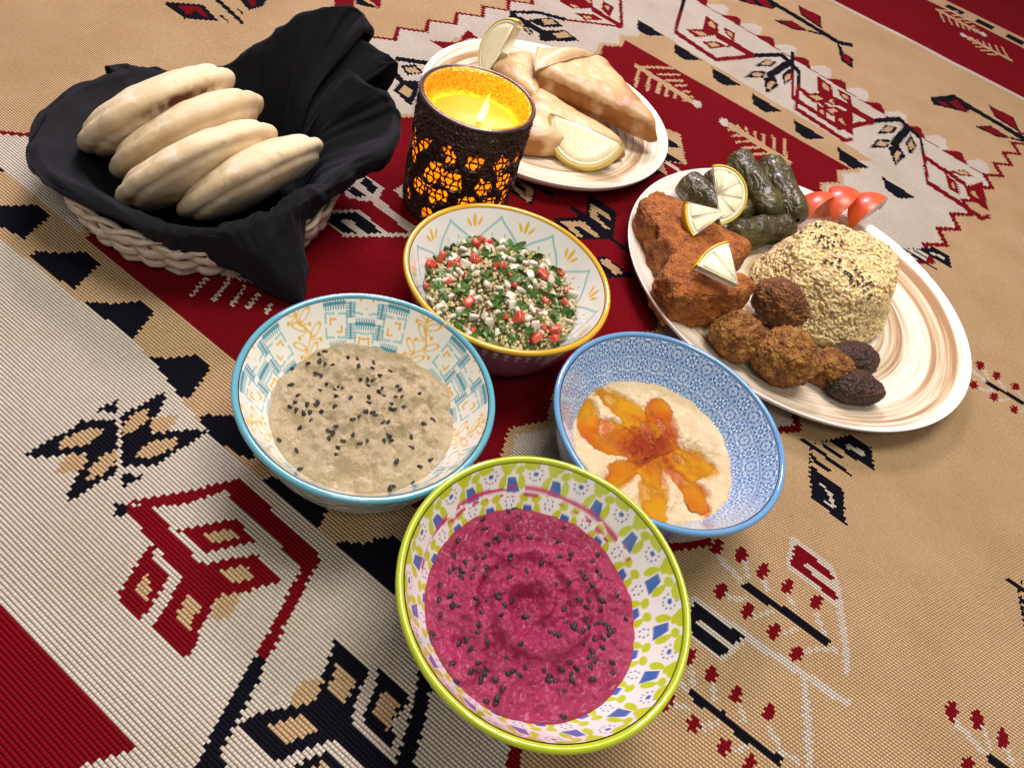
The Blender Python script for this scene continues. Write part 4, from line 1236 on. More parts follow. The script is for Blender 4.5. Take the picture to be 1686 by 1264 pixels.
def scatter(o, n, lift, smin, smax, tilt, spots=()):
    for k in range(n):
        x, y, z = spots[k] if k < len(spots) else tab_spot()
        c = o if k == 0 else copy_part(o, tabb)
        s = random.uniform(smin, smax)
        c.location = (x, y, z + lift * s)
        c.rotation_euler = (random.gauss(0, tilt), random.gauss(0, tilt), random.uniform(0, 6.3))
        c.scale = (s, s * random.uniform(0.8, 1.2), s)


def rel(p):
    x, y = p[0] - TABB[0], p[1] - TABB[1]
    return (x, y, float(tab_top(np.array(x), np.array(y))))


leaf0, ring0 = leaf_mesh(), ring_mesh()
scatter(tom0, 36, 0.0008, 0.6, 1.5, 0.8, [rel((-0.0160,0.3604,0.0480)), rel((-0.0630,0.3980,0.0480)), rel((-0.0521,0.3963,0.0480)), rel((0.0205,0.3535,0.0450)), rel((0.0186,0.3888,0.0480)), rel((-0.0188,0.4022,0.0500)), rel((-0.0065,0.3878,0.0500)), rel((-0.0319,0.3609,0.0480)), rel((0.0313,0.3655,0.0450)), rel((-0.0391,0.4021,0.0500))])
scatter(oni0, 110, 0.0010, 0.5, 1.35, 0.8)
scatter(leaf0, 280, 0.0014, 0.45, 1.3, 0.8, [rel((-0.0389,0.4362,0.0500)), rel((-0.0323,0.4338,0.0500)), rel((-0.0234,0.4282,0.0500)), rel((-0.0161,0.4156,0.0500)), rel((-0.0562,0.3563,0.0460)), rel((-0.0586,0.3583,0.0460))])
scatter(ring0, 30, 0.0010, 0.45, 0.95, 0.7)
# the long parsley leaf standing up at the back
sp = rel((-0.0148,0.4307,0.0520))
a = np.linspace(-1, 1, 13)
V = np.stack([np.stack([a * 0.0085, w * 0.0028 * (1 - a * a) ** 0.7, 0.0012 * w * w + 0.001 * a], -1) for w in (-1, 0, 1)], 1)
lo_ = mk('parsley_leaf', V, gridf(13, 3), M_PAR, tabb, (sp[0], sp[1], sp[2] + 0.006))
lo_.rotation_euler = (0.5, -0.5, 0.75)


# ================================================================== plates
def make_plate(name, loc, R, label):
    root = thing(name, loc, label, 'plate', 'two swirled stoneware plates')
    prof = [(0.0005, 0.0075), (0.35 * R, 0.0075), (0.62 * R, 0.0078), (0.76 * R, 0.0088), (0.86 * R, 0.0115), (0.93 * R, 0.0155), (0.975 * R, 0.0195), (0.990 * R, 0.0213)]
    pr = crom(prof, 8)
    V, F = lathe(pr, 200)
    o = mk('dish', V, F[:, ::-1], MPLATE, root)
    w = sstep(0.945, 0.985, pr[:, 0] / R)
    setcol(o, np.repeat(np.tile(w, (200, 1)).reshape(-1, 1), 3, 1))
    pr2 = crom([(0.990 * R, 0.0213), (0.998 * R, 0.0218), (1.0 * R, 0.0205), (0.985 * R, 0.0165), (0.93 * R, 0.0105), (0.80 * R, 0.0045), (0.68 * R, 0.0018), (0.62 * R, 0.0006), (0.58 * R, 0.0016), (0.1 * R, 0.002)], 6)
    V, F = lathe(pr2, 200)
    o2 = mk('rim_and_underside', V, F[:, ::-1], MPLATE, root)
    setcol(o2, np.ones((200 * len(pr2), 3)))
    return root


MPLATE = mat_plate()
SAM = (-0.0415, 0.7049, 0)
MIX = (0.2345, 0.5692, 0)
make_plate('serving_plate', SAM, 0.1323, 'smaller stoneware plate with brown swirls under the pastries behind the candle')
make_plate('serving_plate', MIX, 0.1652, 'large stoneware plate with brown swirls under the mixed mezze at right')


# ------------------------------------------------------------------ lemons
def mat_flesh():
    t = NT('lemon_flesh')
    co = t.coords()
    w = t.noise(60, 3)
    v = t.voronoi(420, vec=co)
    col = t.mix(t.ramp(v.outputs['Distance'], [(0.1, 0.0), (0.6, 1.0)]), (0.82, 0.70, 0.36), (0.86, 0.79, 0.54))
    t.set(Base_Color=t.mix(t.math('MULTIPLY', w, 0.4), col, (0.88, 0.84, 0.66)), Roughness=0.2, Specular_IOR_Level=0.6, Subsurface_Weight=0.35, Subsurface_Radius=(0.008, 0.006, 0.002), Subsurface_Scale=0.5)
    t.bump(v.outputs['Distance'], 0.25, 0.0006)
    return t.m


M_FLESH = mat_flesh()
M_PITH = simple('lemon_pith', (0.80, 0.76, 0.58), (0.74, 0.68, 0.46), 200, 0.5, (300, 0.3, 0.0006), 0.2)
M_RIND2 = simple('pale_lemon_rind', (0.70, 0.58, 0.16), (0.66, 0.52, 0.12), 90, 0.35, (420, 0.4, 0.0007), 0.1)
M_RIND = simple('lemon_rind', (0.70, 0.48, 0.02), (0.62, 0.42, 0.03), 90, 0.3, (420, 0.5, 0.0007), 0.1)


def lemon_piece(name, label, R, th, a0, a1, nseg, loc, xd, yd, group, bulge=0.0):
    """a slice or wedge cut across: sector a0..a1 of radius R, thickness th, lying in its own xy plane"""
    root = thing(name, loc, label, 'lemon', group)
    xd = Vector(xd).normalized()
    zd = xd.cross(Vector(yd)).normalized()
    root.rotation_euler = Matrix((xd, zd.cross(xd), zd)).transposed().to_euler()
    n = max(12, int((a1 - a0) / 0.12))
    a = np.linspace(a0, a1, n)
    # rind: shell R-.0012..R
    def shell(r0, r1, h, nm, m):
        prof = np.array([(r0, -h), (r1 - 0.0006, -h), (r1, -h * 0.8), (r1 + bulge * R, 0), (r1, h * 0.8), (r1 - 0.0006, h), (r0, h)])
        V = np.stack([np.stack([p[0] * np.cos(a), p[0] * np.sin(a), p[1] + 0 * a], -1) for p in prof], 1)
        k = len(prof)
        F = [list(q) for q in gridf(n, k, cv=True)]
        F.append(list(range(k))[::-1])
        F.append([(n - 1) * k + j for j in range(k)])
        return mk(nm, V, F, m, root)
    h = th / 2
    shell(R - 0.0016, R, h, 'rind', M_RIND if nseg > 1 else M_RIND2)
    shell(R - 0.0052, R - 0.0019, h - 0.0002, 'pith', M_PITH)
    # flesh segments, each a rounded wedge
    da = (a1 - a0) / nseg
    for k in range(nseg):
        b0, b1 = a0 + k * da + 0.035, a0 + (k + 1) * da - 0.035
        r0, r1 = 0.0022 / max(math.sin(da / 2), 0.2) * 0.5, R - 0.0050
        m = 9
        bb = np.linspace(b0, b1, m)
        outl = [(r0 * math.cos((b0 + b1) / 2), r0 * math.sin((b0 + b1) / 2))] + [(r1 * math.cos(x), r1 * math.sin(x)) for x in bb]
        outl = np.array(outl)
        c = outl.mean(0)
        rings = []
        for sc, z in ((0.02, h + 0.0005), (0.75, h + 0.0004), (0.97, h), (1.0, h - 0.0006), (1.0, -h + 0.0006), (0.97, -h), (0.75, -h - 0.0004), (0.02, -h - 0.0005)):
            q = c + (outl - c) * sc
            rings.append(np.c_[q, np.full(len(q), z)])
        V = np.stack(rings, 1)
        mk('segment', V, gridf(len(outl), 8, cu=True)[:, ::-1], M_FLESH, root)
    # membrane body between the segments
    prof = np.array([(0.0003, -h + 0.0005), (R - 0.005, -h + 0.0005), (R - 0.005, h - 0.0005), (0.0003, h - 0.0005)])
    V = np.stack([np.stack([p[0] * np.cos(a), p[0] * np.sin(a), p[1] + 0 * a], -1) for p in prof], 1)
    F = [list(q) for q in gridf(n, 4, cv=True)] + [[0, 1, 2, 3][::-1], [(n - 1) * 4 + j for j in range(4)]]
    mk('membrane', V, F, M_PITH, root)
    return root


# ------------------------------------------------------------------ pastries
def mat_pastry():
    t = NT('baked_pastry')
    col = t.attr()
    sp = t.ramp(t.noise(330, 5, 0.7), [(0.58, 0.0), (0.72, 1.0)])
    col = t.mix(t.math('MULTIPLY', sp, 0.35), col, t.mix(1.0, col, (0.62, 0.42, 0.24), 'MULTIPLY'))
    t.set(Base_Color=col, Roughness=0.42, Subsurface_Weight=0.1, Subsurface_Radius=(0.005, 0.003, 0.002), Subsurface_Scale=0.4)
    t.bump(t.math('ADD', t.noise(120, 5), t.math('MULTIPLY', t.noise(600, 3), 0.35)), 0.35, 0.0014)
    return t.m


M_PASTRY = mat_pastry()


def pastry(label, tri, z0, z1, seed, tilt=(0, 0), flap=None):
    """a filled triangle of thin dough; tri = three table points"""
    tri = np.array([p[:2] for p in tri])
    pl, c = prism(tri, z0, z1, 0.25)
    pl[:3] = [(a, b, d, h) for a, b, d, h in pl[:3]]
    V, F = convex(pl, 5.0, 130, 66, (1, 1, 0.6))
    P = V.reshape(-1, 3)
    top = P[:, 2] > 0
    rr = np.linalg.norm(P[:, :2], axis=1)
    P = P + normals_of(P, F) * (0.0012 * fbm(P, 70, 4, seed))[:, None]
    root = thing('pastry_triangle', (c[0], c[1], c[2]), label, 'pastry', 'baked pastry triangles')
    root.rotation_euler = (tilt[0], tilt[1], 0)
    o = mk('shell', P, F, M_PASTRY, root)
    # baked darker along the low edges and tips
    e = np.min([(h - (P @ np.array([a, b, d]))) for a, b, d, h in pl[:3]], axis=0)
    tipd = np.min([np.hypot(P[:, 0] - (q[0] - c[0]), P[:, 1] - (q[1] - c[1])) for q in tri], axis=0)
    br = np.clip(1.0 - e / 0.010 + 0.9 * fbm(P, 60, 4, seed + 5), 0, 1) * 0.75 + np.clip(1 - tipd / 0.022, 0, 1) * 0.6
    br = np.clip(br * 1.35 * (0.45 + 0.55 * (P[:, 2] < 0.2 * (z1 - z0))), 0, 1)[:, None]
    br = np.clip(br + 0.6 * np.clip(fbm(P, 35, 3, seed + 9) - 0.15, 0, 1)[:, None], 0, 1)
    setcol(o, np.array((0.60, 0.41, 0.20)) * (1 - br) + np.array((0.27, 0.095, 0.013)) * br)
    if flap:
        # the folded-over end of the dough: a curved sheet with thickness
        A, B_, C_, hgt = flap
        A, B_, C_ = [np.array(q) - np.array([c[0], c[1], c[2]]) for q in (A, B_, C_)]
        n = 22
        W = []
        for i in range(n):
            for j in range(n):
                u, v = i / (n - 1), j / (n - 1)
                base = A * (1 - u) + B_ * u
                q = base * (1 - v) + C_ * v
                q = q + np.array([0, 0, hgt * math.sin(PI * v) * (0.4 + 0.6 * math.sin(PI * min(1, u * 1.1)))])
                W.append(q)
        W = np.array(W)
        W += 0.001 * np.stack([fbm(W, 90, 3, seed + k) for k in range(3)], -1)
        F0 = gridf(n, n)
        low = W - np.array([0, 0, 0.0016])
        Vf = np.concatenate([W, low])
        per = [i * n for i in range(n)] + [(n - 1) * n + j for j in range(1, n)] + [i * n + n - 1 for i in range(n - 2, -1, -1)] + [j for j in range(n - 2, 0, -1)]
        side = [[per[k], per[(k + 1) % len(per)], per[(k + 1) % len(per)] + n * n, per[k] + n * n] for k in range(len(per))]
        FF = [list(q) for q in F0] + [list(q[::-1] + n * n) for q in F0] + side
        fo = mk('flap', Vf, FF, M_PASTRY, o)
        uu = np.tile((np.arange(n * n) % n) / (n - 1), 2)
        ii = np.tile((np.arange(n * n) // n) / (n - 1), 2)
        b2 = np.clip(np.maximum(np.abs(ii - 0.5) * 2 - 0.75, uu - 0.8) * 2.2 + 0.5 * fbm(Vf, 80, 3, seed), 0, 1)[:, None] * 0.7
        setcol(fo, np.array((0.62, 0.43, 0.24)) * (1 - b2) + np.array((0.30, 0.11, 0.02)) * b2)
    return root


pastry('pastry triangle leaning on top with one end folded over', [(-0.0760,0.7239,0.0450), (-0.0143,0.8170,0.0450), (0.0824,0.7008,0.0400)], 0.022, 0.050, 3,
       flap=((-0.0665,0.7155,0.0470), (-0.0751,0.7590,0.0500), (-0.0117,0.7959,0.0480), 0.010))
pastry('pastry triangle under the folded one, beside the lemon wedge', [(-0.0509,0.6156,0.0250), (-0.0702,0.7292,0.0300), (0.0572,0.6805,0.0250)], 0.0085, 0.034, 8)
pastry('pastry triangle mostly hidden behind the candle holder', [(-0.1164,0.7280,0.0200), (-0.0842,0.7990,0.0200), (-0.0447,0.6856,0.0200)], 0.0085, 0.036, 14)
LG = 'lemon pieces'
lemon_piece('lemon_wedge', 'large pale lemon wedge at the front of the pastry plate', 0.0385, 0.016, PI * 1.0, PI * 1.97, 1, (0.0051,0.6606,0.0380), (1, -0.03, 0.02), (0, 0.66, 0.75), LG, 0.06)
lemon_piece('lemon_wedge', 'lemon wedge standing upright behind the candle', 0.033, 0.013, PI * 0.02, PI * 0.98, 1, (-0.1041,0.7419,0.0400), (0.22, 0.30, 0.92), (-0.75, 0.62, 0.0), LG, 0.05)


# ================================================================== mixed mezze
def mat_crumb(name, c1, c2, c3, scale, bs=0.9, bd=0.0022, rough=0.5):
    t = NT(name)
    n1 = t.noise(scale, 6, 0.7)
    col = t.ramp(n1, [(0.30, c1), (0.50, c2), (0.68, c3)])
    v = t.voronoi(scale * 5)
    col = t.mix(t.ramp(v.outputs['Distance'], [(0.02, 0.55), (0.3, 0.0)]), col, c3)
    t.set(Base_Color=col, Roughness=rough, Specular_IOR_Level=0.45)
    h = t.math('ADD', t.noise(scale * 2.6, 6, 0.7), t.math('MULTIPLY', v.outputs['Distance'], 0.6))
    t.bump(h, bs, bd)
    return t.m


M_KIB = mat_crumb('baked_kibbeh', (0.15, 0.038, 0.006), (0.40, 0.115, 0.015), (0.56, 0.21, 0.040), 130, 1.0, 0.003, 0.42)


def slab(name, label, cat, poly, z0, z1, mat, seed, group, p=10, amp=0.0024, taper=0.05, res=(150, 80)):
    pl, c = prism([q[:2] for q in poly], z0, z1, taper)
    V, F = convex(pl, p, res[0], res[1], (1, 1, 0.7))
    P = V.reshape(-1, 3)
    P = P + normals_of(P, F) * (amp * fbm(P, 130, 4, seed, 0.6) + 0.0022 * fbm(P, 45, 2, seed + 5))[:, None]
    o = mk(name, P, F, mat, None, tuple(c))
    tag(o, label, cat, group)
    return o


slab('kibbeh_slice', 'rear orange brown kibbeh slice at the left edge of the large plate', 'kibbeh', [(0.0678,0.5683,0.0460), (0.0864,0.5969,0.0460), (0.1795,0.5644,0.0440), (0.1566,0.5156,0.0440), (0.1083,0.5102,0.0460)], 0.0095, 0.046, M_KIB, 3, 'kibbeh slices')
slab('kibbeh_slice', 'front orange brown kibbeh slice beside the falafel', 'kibbeh', [(0.0991,0.4790,0.0480), (0.1149,0.5220,0.0480), (0.1835,0.5099,0.0450), (0.1713,0.4870,0.0450), (0.1172,0.4535,0.0480)], 0.0095, 0.047, M_KIB, 9, 'kibbeh slices')
lemon_piece('lemon_wedge', 'small lemon chunk with yellow rind on the rear kibbeh slice', 0.037, 0.012, 3.25, 4.12, 2, (0.1415,0.5632,0.0620), (1, 0, 0), (0, 0.8, 0.6), LG)
lemon_piece('lemon_wedge', 'small lemon chunk on the front kibbeh slice', 0.037, 0.011, 2.10, 3.05, 2, (0.1585,0.4783,0.0560), (1, 0, 0), (0, 0.85, 0.5), LG)


# stuffed vine leaves
def mat_leafroll():
    t = NT('vine_leaf')
    w = t.noise(40, 4, 0.6, dist=0.6)
    col = t.ramp(w, [(0.3, (0.020, 0.016, 0.004)), (0.52, (0.058, 0.046, 0.010)), (0.75, (0.11, 0.092, 0.026))])
    t.set(Base_Color=col, Roughness=0.36, Specular_IOR_Level=0.5, Coat_Weight=0.25, Coat_Roughness=0.12)
    rg_ = t.math('ABSOLUTE', t.math('SUBTRACT', t.noise(55, 3, 0.5, dist=0.8), 0.5))
    h = t.math('ADD', t.math('MULTIPLY', t.math('SQRT', rg_), 1.2), t.math('MULTIPLY', t.noise(300, 4), 0.25))
    t.bump(h, 0.9, 0.0032)
    return t.m


M_DOL = mat_leafroll()


def dolma(label, a, b, rad, seed):
    a, b = np.array(a), np.array(b)
    n, m = 48, 40
    u = np.linspace(0, 1, n)
    prof = rad * np.clip(1 - np.abs(2 * u - 1) ** 7, 0, 1) ** 0.4
    prof[0] = prof[-1] = 0.0008
    T = (b - a) / np.linalg.norm(b - a)
    S = np.cross(T, [0, 0, 1.0])
    S /= np.linalg.norm(S)
    U = np.cross(S, T)
    th = np.linspace(0, 2 * PI, m, endpoint=False)
    P = a + u[:, None, None] * (b - a) + prof[:, None, None] * (np.cos(th)[None, :, None] * S + np.sin(th)[None, :, None] * U)
    # spiral edge of the wrapped leaf and soft veins
    lead = np.mod(th[None] + u[:, None] * 1.4 + seed, 2 * PI)
    step = 0.0020 * (1 - lead / (2 * PI))
    Q = P + (P - (a + u[:, None, None] * (b - a))) / (prof[:, None, None] + 1e-6) * (step + 0.0018 * fbm(P * np.array([1, 1, 1.0]), 75, 4, seed))[..., None]
    c = (a + b) / 2
    o = mk('stuffed_vine_leaf', Q - c, gridf(n, m, cv=True), M_DOL, None, tuple(c))
    tag(o, label, 'vine leaf', 'stuffed vine leaves')
    return o


dolma('stuffed vine leaf at the left, beside the rear kibbeh slice', (0.1103,0.6486,0.0300), (0.1564,0.6126,0.0280), 0.0140, 1)
dolma('stuffed vine leaf mostly hidden behind the lemon slice', (0.1361,0.6759,0.0280), (0.1615,0.6475,0.0280), 0.0135, 2)
dolma('stuffed vine leaf standing tallest, just right of the lemon slice', (0.1529,0.6996,0.0460), (0.2032,0.6356,0.0340), 0.0132, 3)
dolma('rightmost stuffed vine leaf, next to the tomato wedges', (0.1888,0.7227,0.0420), (0.2270,0.6470,0.0320), 0.0138, 4)
dolma('stuffed vine leaf lying lowest in front of the others', (0.1641,0.5934,0.0220), (0.2253,0.6513,0.0220), 0.0140, 5)
dolma('stuffed vine leaf beneath the lemon slice', (0.1684,0.6338,0.0220), (0.2015,0.6944,0.0200), 0.0125, 7)
lemon_piece('lemon_slice', 'lemon half slice leaning on the stuffed vine leaves', 0.0265, 0.0055, -1.08, 2.10, 5, (0.1323,0.5863,0.0620), (1, 0, 0), (0, 0.7, 0.71), LG)

# tomato wedges
M_TOMS = simple('tomato_skin', (0.50, 0.042, 0.010), (0.56, 0.10, 0.025), 60, 0.34, (160, 0.25, 0.001), 0.3, 0.05)


def tomato(label, loc, rot, s=1.0):
    n, m = 34, 18
    u = np.linspace(0, PI, n)
    v = np.linspace(-0.55, 0.55, m)
    R = 0.029 * s
    skin = np.stack([np.cos(u)[:, None] * R * np.ones(m), np.sin(u)[:, None] * np.cos(v) * R * 0.95, np.sin(u)[:, None] * np.sin(v) * R * 0.95], -1)
    root = thing('tomato_wedge', loc, label, 'tomato', 'tomato wedges')
    root.rotation_euler = rot
    mk('skin', skin, gridf(n, m), M_TOMS, root)
    # cut faces meet along the core, slightly hollow
    for sgn, edge in ((1, skin[:, -1]), (-1, skin[:, 0])):
        core = np.stack([np.cos(u) * R * 0.93, 0 * u + 0.0015, 0 * u], -1)
        q = np.linspace(0, 1, 9)
        S = core[:, None] * (1 - q)[None, :, None] + edge[:, None] * q[None, :, None]
        S[..., 2] -= sgn * 0.0014 * np.sin(PI * q)[None] * np.sin(u)[:, None]
        mk('cut_face', S, gridf(n, 9) if sgn > 0 else gridf(n, 9)[:, ::-1], M_TOM2, root)
    return root


M_TOM2 = simple('tomato_cut', (0.58, 0.10, 0.04), (0.66, 0.22, 0.10), 140, 0.16, (160, 0.3, 0.001), 0.35, 0.3)
tomato('tomato wedge at the left, touching the rightmost vine leaf', (0.2538,0.6771,0.0240), (1.0, 0.2, 0.9))
tomato('tomato wedge standing in the middle of the tomatoes', (0.2723,0.6913,0.0300), (1.25, 0.15, 1.25))
tomato('tomato wedge at the right behind the rice', (0.3057,0.7040,0.0280), (1.1, -0.1, 1.0))

# rice
rice = thing('rice_mound', (0, 0, 0), 'moulded wedge of yellowish rice topped with black sesame', 'rice')
rpoly = [(0.1988,0.5684,0.0340), (0.2241,0.6220,0.0340), (0.2753,0.6331,0.0340), (0.3210,0.6193,0.0340), (0.3103,0.5513,0.0340), (0.2676,0.5106,0.0340), (0.2138,0.5264,0.0340)]
pl, rc = prism([q[:2] for q in rpoly], 0.009, 0.060, 0.40)
# the lit top slopes: a ridge runs across the mound
V, F = convex(pl, 13, 130, 76, (1, 1, 0.9))
Pr = V.reshape(-1, 3)
Pr = Pr + normals_of(Pr, F) * (0.0016 * fbm(Pr, 90, 3, 4))[:, None]
mk('rice_core', Pr + rc, F, simple('rice_core', (0.42, 0.29, 0.11), (0.50, 0.37, 0.17), 200, 0.5, (300, 0.8, 0.0015), 0.1), rice)
Nr = normals_of(Pr, F)
tri_area = np.linalg.norm(np.cross(Pr[F[:, 2]] - Pr[F[:, 0]], Pr[F[:, 3]] - Pr[F[:, 1]]), axis=1)
ok = Nr[F[:, 0]][:, 2] > -0.4
prob = tri_area * ok
prob /= prob.sum()
sel = rng.choice(len(F), 3500, p=prob)
D, FD = sphere_dirs(7, 6)
D = D.reshape(-1, 3)
Vs, Fs, Cs = [], [], []
for k, fi in enumerate(sel):
    q = F[fi]
    w = rng.dirichlet((1, 1, 1, 1))
    p = (Pr[q] * w[:, None]).sum(0) + rc
    n = Vector(Nr[q[0]])
    R = np.array(n.to_track_quat('Z', 'Y').to_matrix() @ Matrix.Rotation(random.uniform(0, 6.3), 3, 'Z') @ Matrix.Rotation(random.gauss(0, 0.2), 3, 'Y'))
    L = random.uniform(0.0031, 0.0040)
    v = D * np.array([L, 0.00150, 0.00135])
    v[:, 1] += (v[:, 0] / L) ** 2 * 0.0004
    Vs.append(v @ R.T + p + np.array(n) * random.uniform(-0.0004, 0.0009))
    Fs.append(FD + k * len(D))
    Cs.append(np.full((len(D), 3), random.uniform(0.72, 1.15)) * np.array([1, random.uniform(0.94, 1.0), random.uniform(0.75, 1.0)]))
for k in range(26):                      # a few loose grains beside the mound
    th_ = random.uniform(2.6, 6.4)
    rr_ = random.uniform(0.048, 0.060)
    p = np.array([rc[0] + rr_ * math.cos(th_), rc[1] + rr_ * 0.85 * math.sin(th_), 0.0102])
    R = np.array(Matrix.Rotation(random.uniform(0, 6.3), 3, 'Z'))
    Vs.append((D * np.array([0.0035, 0.0014, 0.0012])) @ R.T + p)
    Fs.append(FD + (len(sel) + k) * len(D))
    Cs.append(np.full((len(D), 3), random.uniform(0.85, 1.1)))
rg = mk('rice_grains', np.concatenate(Vs), np.concatenate(Fs), mat_grain('rice_grain', (0.69, 0.54, 0.29), 0.32, 0.15), rice)
setcol(rg, np.concatenate(Cs))
rg['kind'] = 'stuff'
RS = [(2162,5955),(2165,5897),(2212,6006),(2267,6008),(2270,5974),(2300,5980),(2214,5820),(2245,5768),(2286,5774),(2309,5831),(2324,5828),(2372,5833),(2269,5708),(2312,5693),(2325,5662),(2354,5677),(2362,5764),(2407,5738),(2420,5792),(2481,5766),(2497,5843),(2446,5937),(2432,5655),(2428,5577),(2471,5585),(2470,5566),(2332,5481),(2316,5446),(2388,5477),(2373,5455),(2440,5446),(2497,5422),(2502,5386),(2524,5416),(2538,5407),(2543,5378),(2558,5397),(2548,5349),(2569,5351),(2560,5325),(2580,5587),(2618,5561),(2625,5457),(2645,5500),(2667,5459),(2679,5423),(2611,5364),(2627,5332),(2586,5298),(2656,5317),(2695,5370),(2704,5313),(2733,5412),(2674,5275),(2612,5514),(2734,5497),(2759,5385),(2767,5317),(2738,5270)]
topm = Nr[:, 2] > 0.3
put_seeds(RS, (Pr[topm, 0] + rc[0], Pr[topm, 1] + rc[1], Pr[topm, 2] + rc[2] + 0.0030), 'black sesame seed lying on top of the rice', 'sesame on the rice')

# falafel
M_FAL = mat_crumb('falafel_crust', (0.045, 0.013, 0.004), (0.19, 0.062, 0.012), (0.38, 0.17, 0.035), 95, 1.0, 0.0032, 0.38)
M_FAL2 = mat_crumb('falafel_golden', (0.070, 0.019, 0.004), (0.30, 0.108, 0.015), (0.50, 0.29, 0.060), 95, 1.0, 0.0032, 0.38)
M_DARK = mat_crumb('dark_kofta', (0.016, 0.008, 0.005), (0.045, 0.018, 0.010), (0.10, 0.035, 0.015), 70, 1.0, 0.0026, 0.3)


def ball(name, label, cat, loc, rad, mat, seed, group, rot=(0, 0, 0), amp=0.10):
    D, F = sphere_dirs(170, 110)
    P = D.reshape(-1, 3)
    s = 1 + amp * fbm(P, 1.6, 3, seed) + 0.42 * amp * fbm(P, 7, 5, seed + 3, 0.75) + 0.30 * amp * np.abs(vn(P, 15, seed + 6)) - 0.55 * amp * np.maximum(0, 0.22 - np.abs(vn(P, 4.5, seed + 8))) / 0.22
    V = P * s[:, None] * np.array(rad)
    o = mk(name, V, F, mat, None, loc)
    o.rotation_euler = rot
    tag(o, label, cat, group)
    return o


FG = 'falafel on the large plate'
ball('falafel', 'dark falafel resting against the front kibbeh slice and the rice', 'falafel', (0.2105,0.5142,0.0300), (0.0250, 0.0200, 0.0195), M_FAL, 4, FG, (0.2, 0.1, -0.5))
ball('falafel', 'left falafel next to the plate edge, in front of the kibbeh', 'falafel', (0.1762,0.4581,0.0260), (0.0222, 0.0205, 0.0195), M_FAL2, 11, FG)
ball('falafel', 'largest falafel, in the middle at the front of the plate', 'falafel', (0.2157,0.4503,0.0300), (0.0258, 0.0248, 0.0225), M_FAL2, 21, FG)
ball('falafel', 'small golden falafel at the right of the largest one', 'falafel', (0.2599,0.4673,0.0220), (0.0200, 0.0170, 0.0155), M_FAL2, 30, FG, (0, 0, 0.4))
KG = 'dark kofta'
ball('kofta', 'dark kofta behind the small golden falafel, beside the rice', 'kofta', (0.2793,0.4874,0.0220), (0.026, 0.017, 0.014), M_DARK, 41, KG, (0, 0, 0.5), 0.07)
ball('kofta', 'dark kofta at the front right plate edge', 'kofta', (0.2795,0.4568,0.0210), (0.025, 0.016, 0.0125), M_DARK, 47, KG, (0, 0, 0.2), 0.07)

# ================================================================== candle
CAN = (-0.0846, 0.5217, 0)
holder = thing('candle_holder', CAN, 'dark pierced metal candle holder glowing amber over a glass cup', 'candle holder')
HR, HH = 0.0450, 0.1045


def sleeve_r(z):
    q = z / HH
    return HR * (0.975 + 0.025 * q) + 0.0016 * np.sin(q * PI) - 0.0022 * np.exp(-(q / 0.05) ** 2)


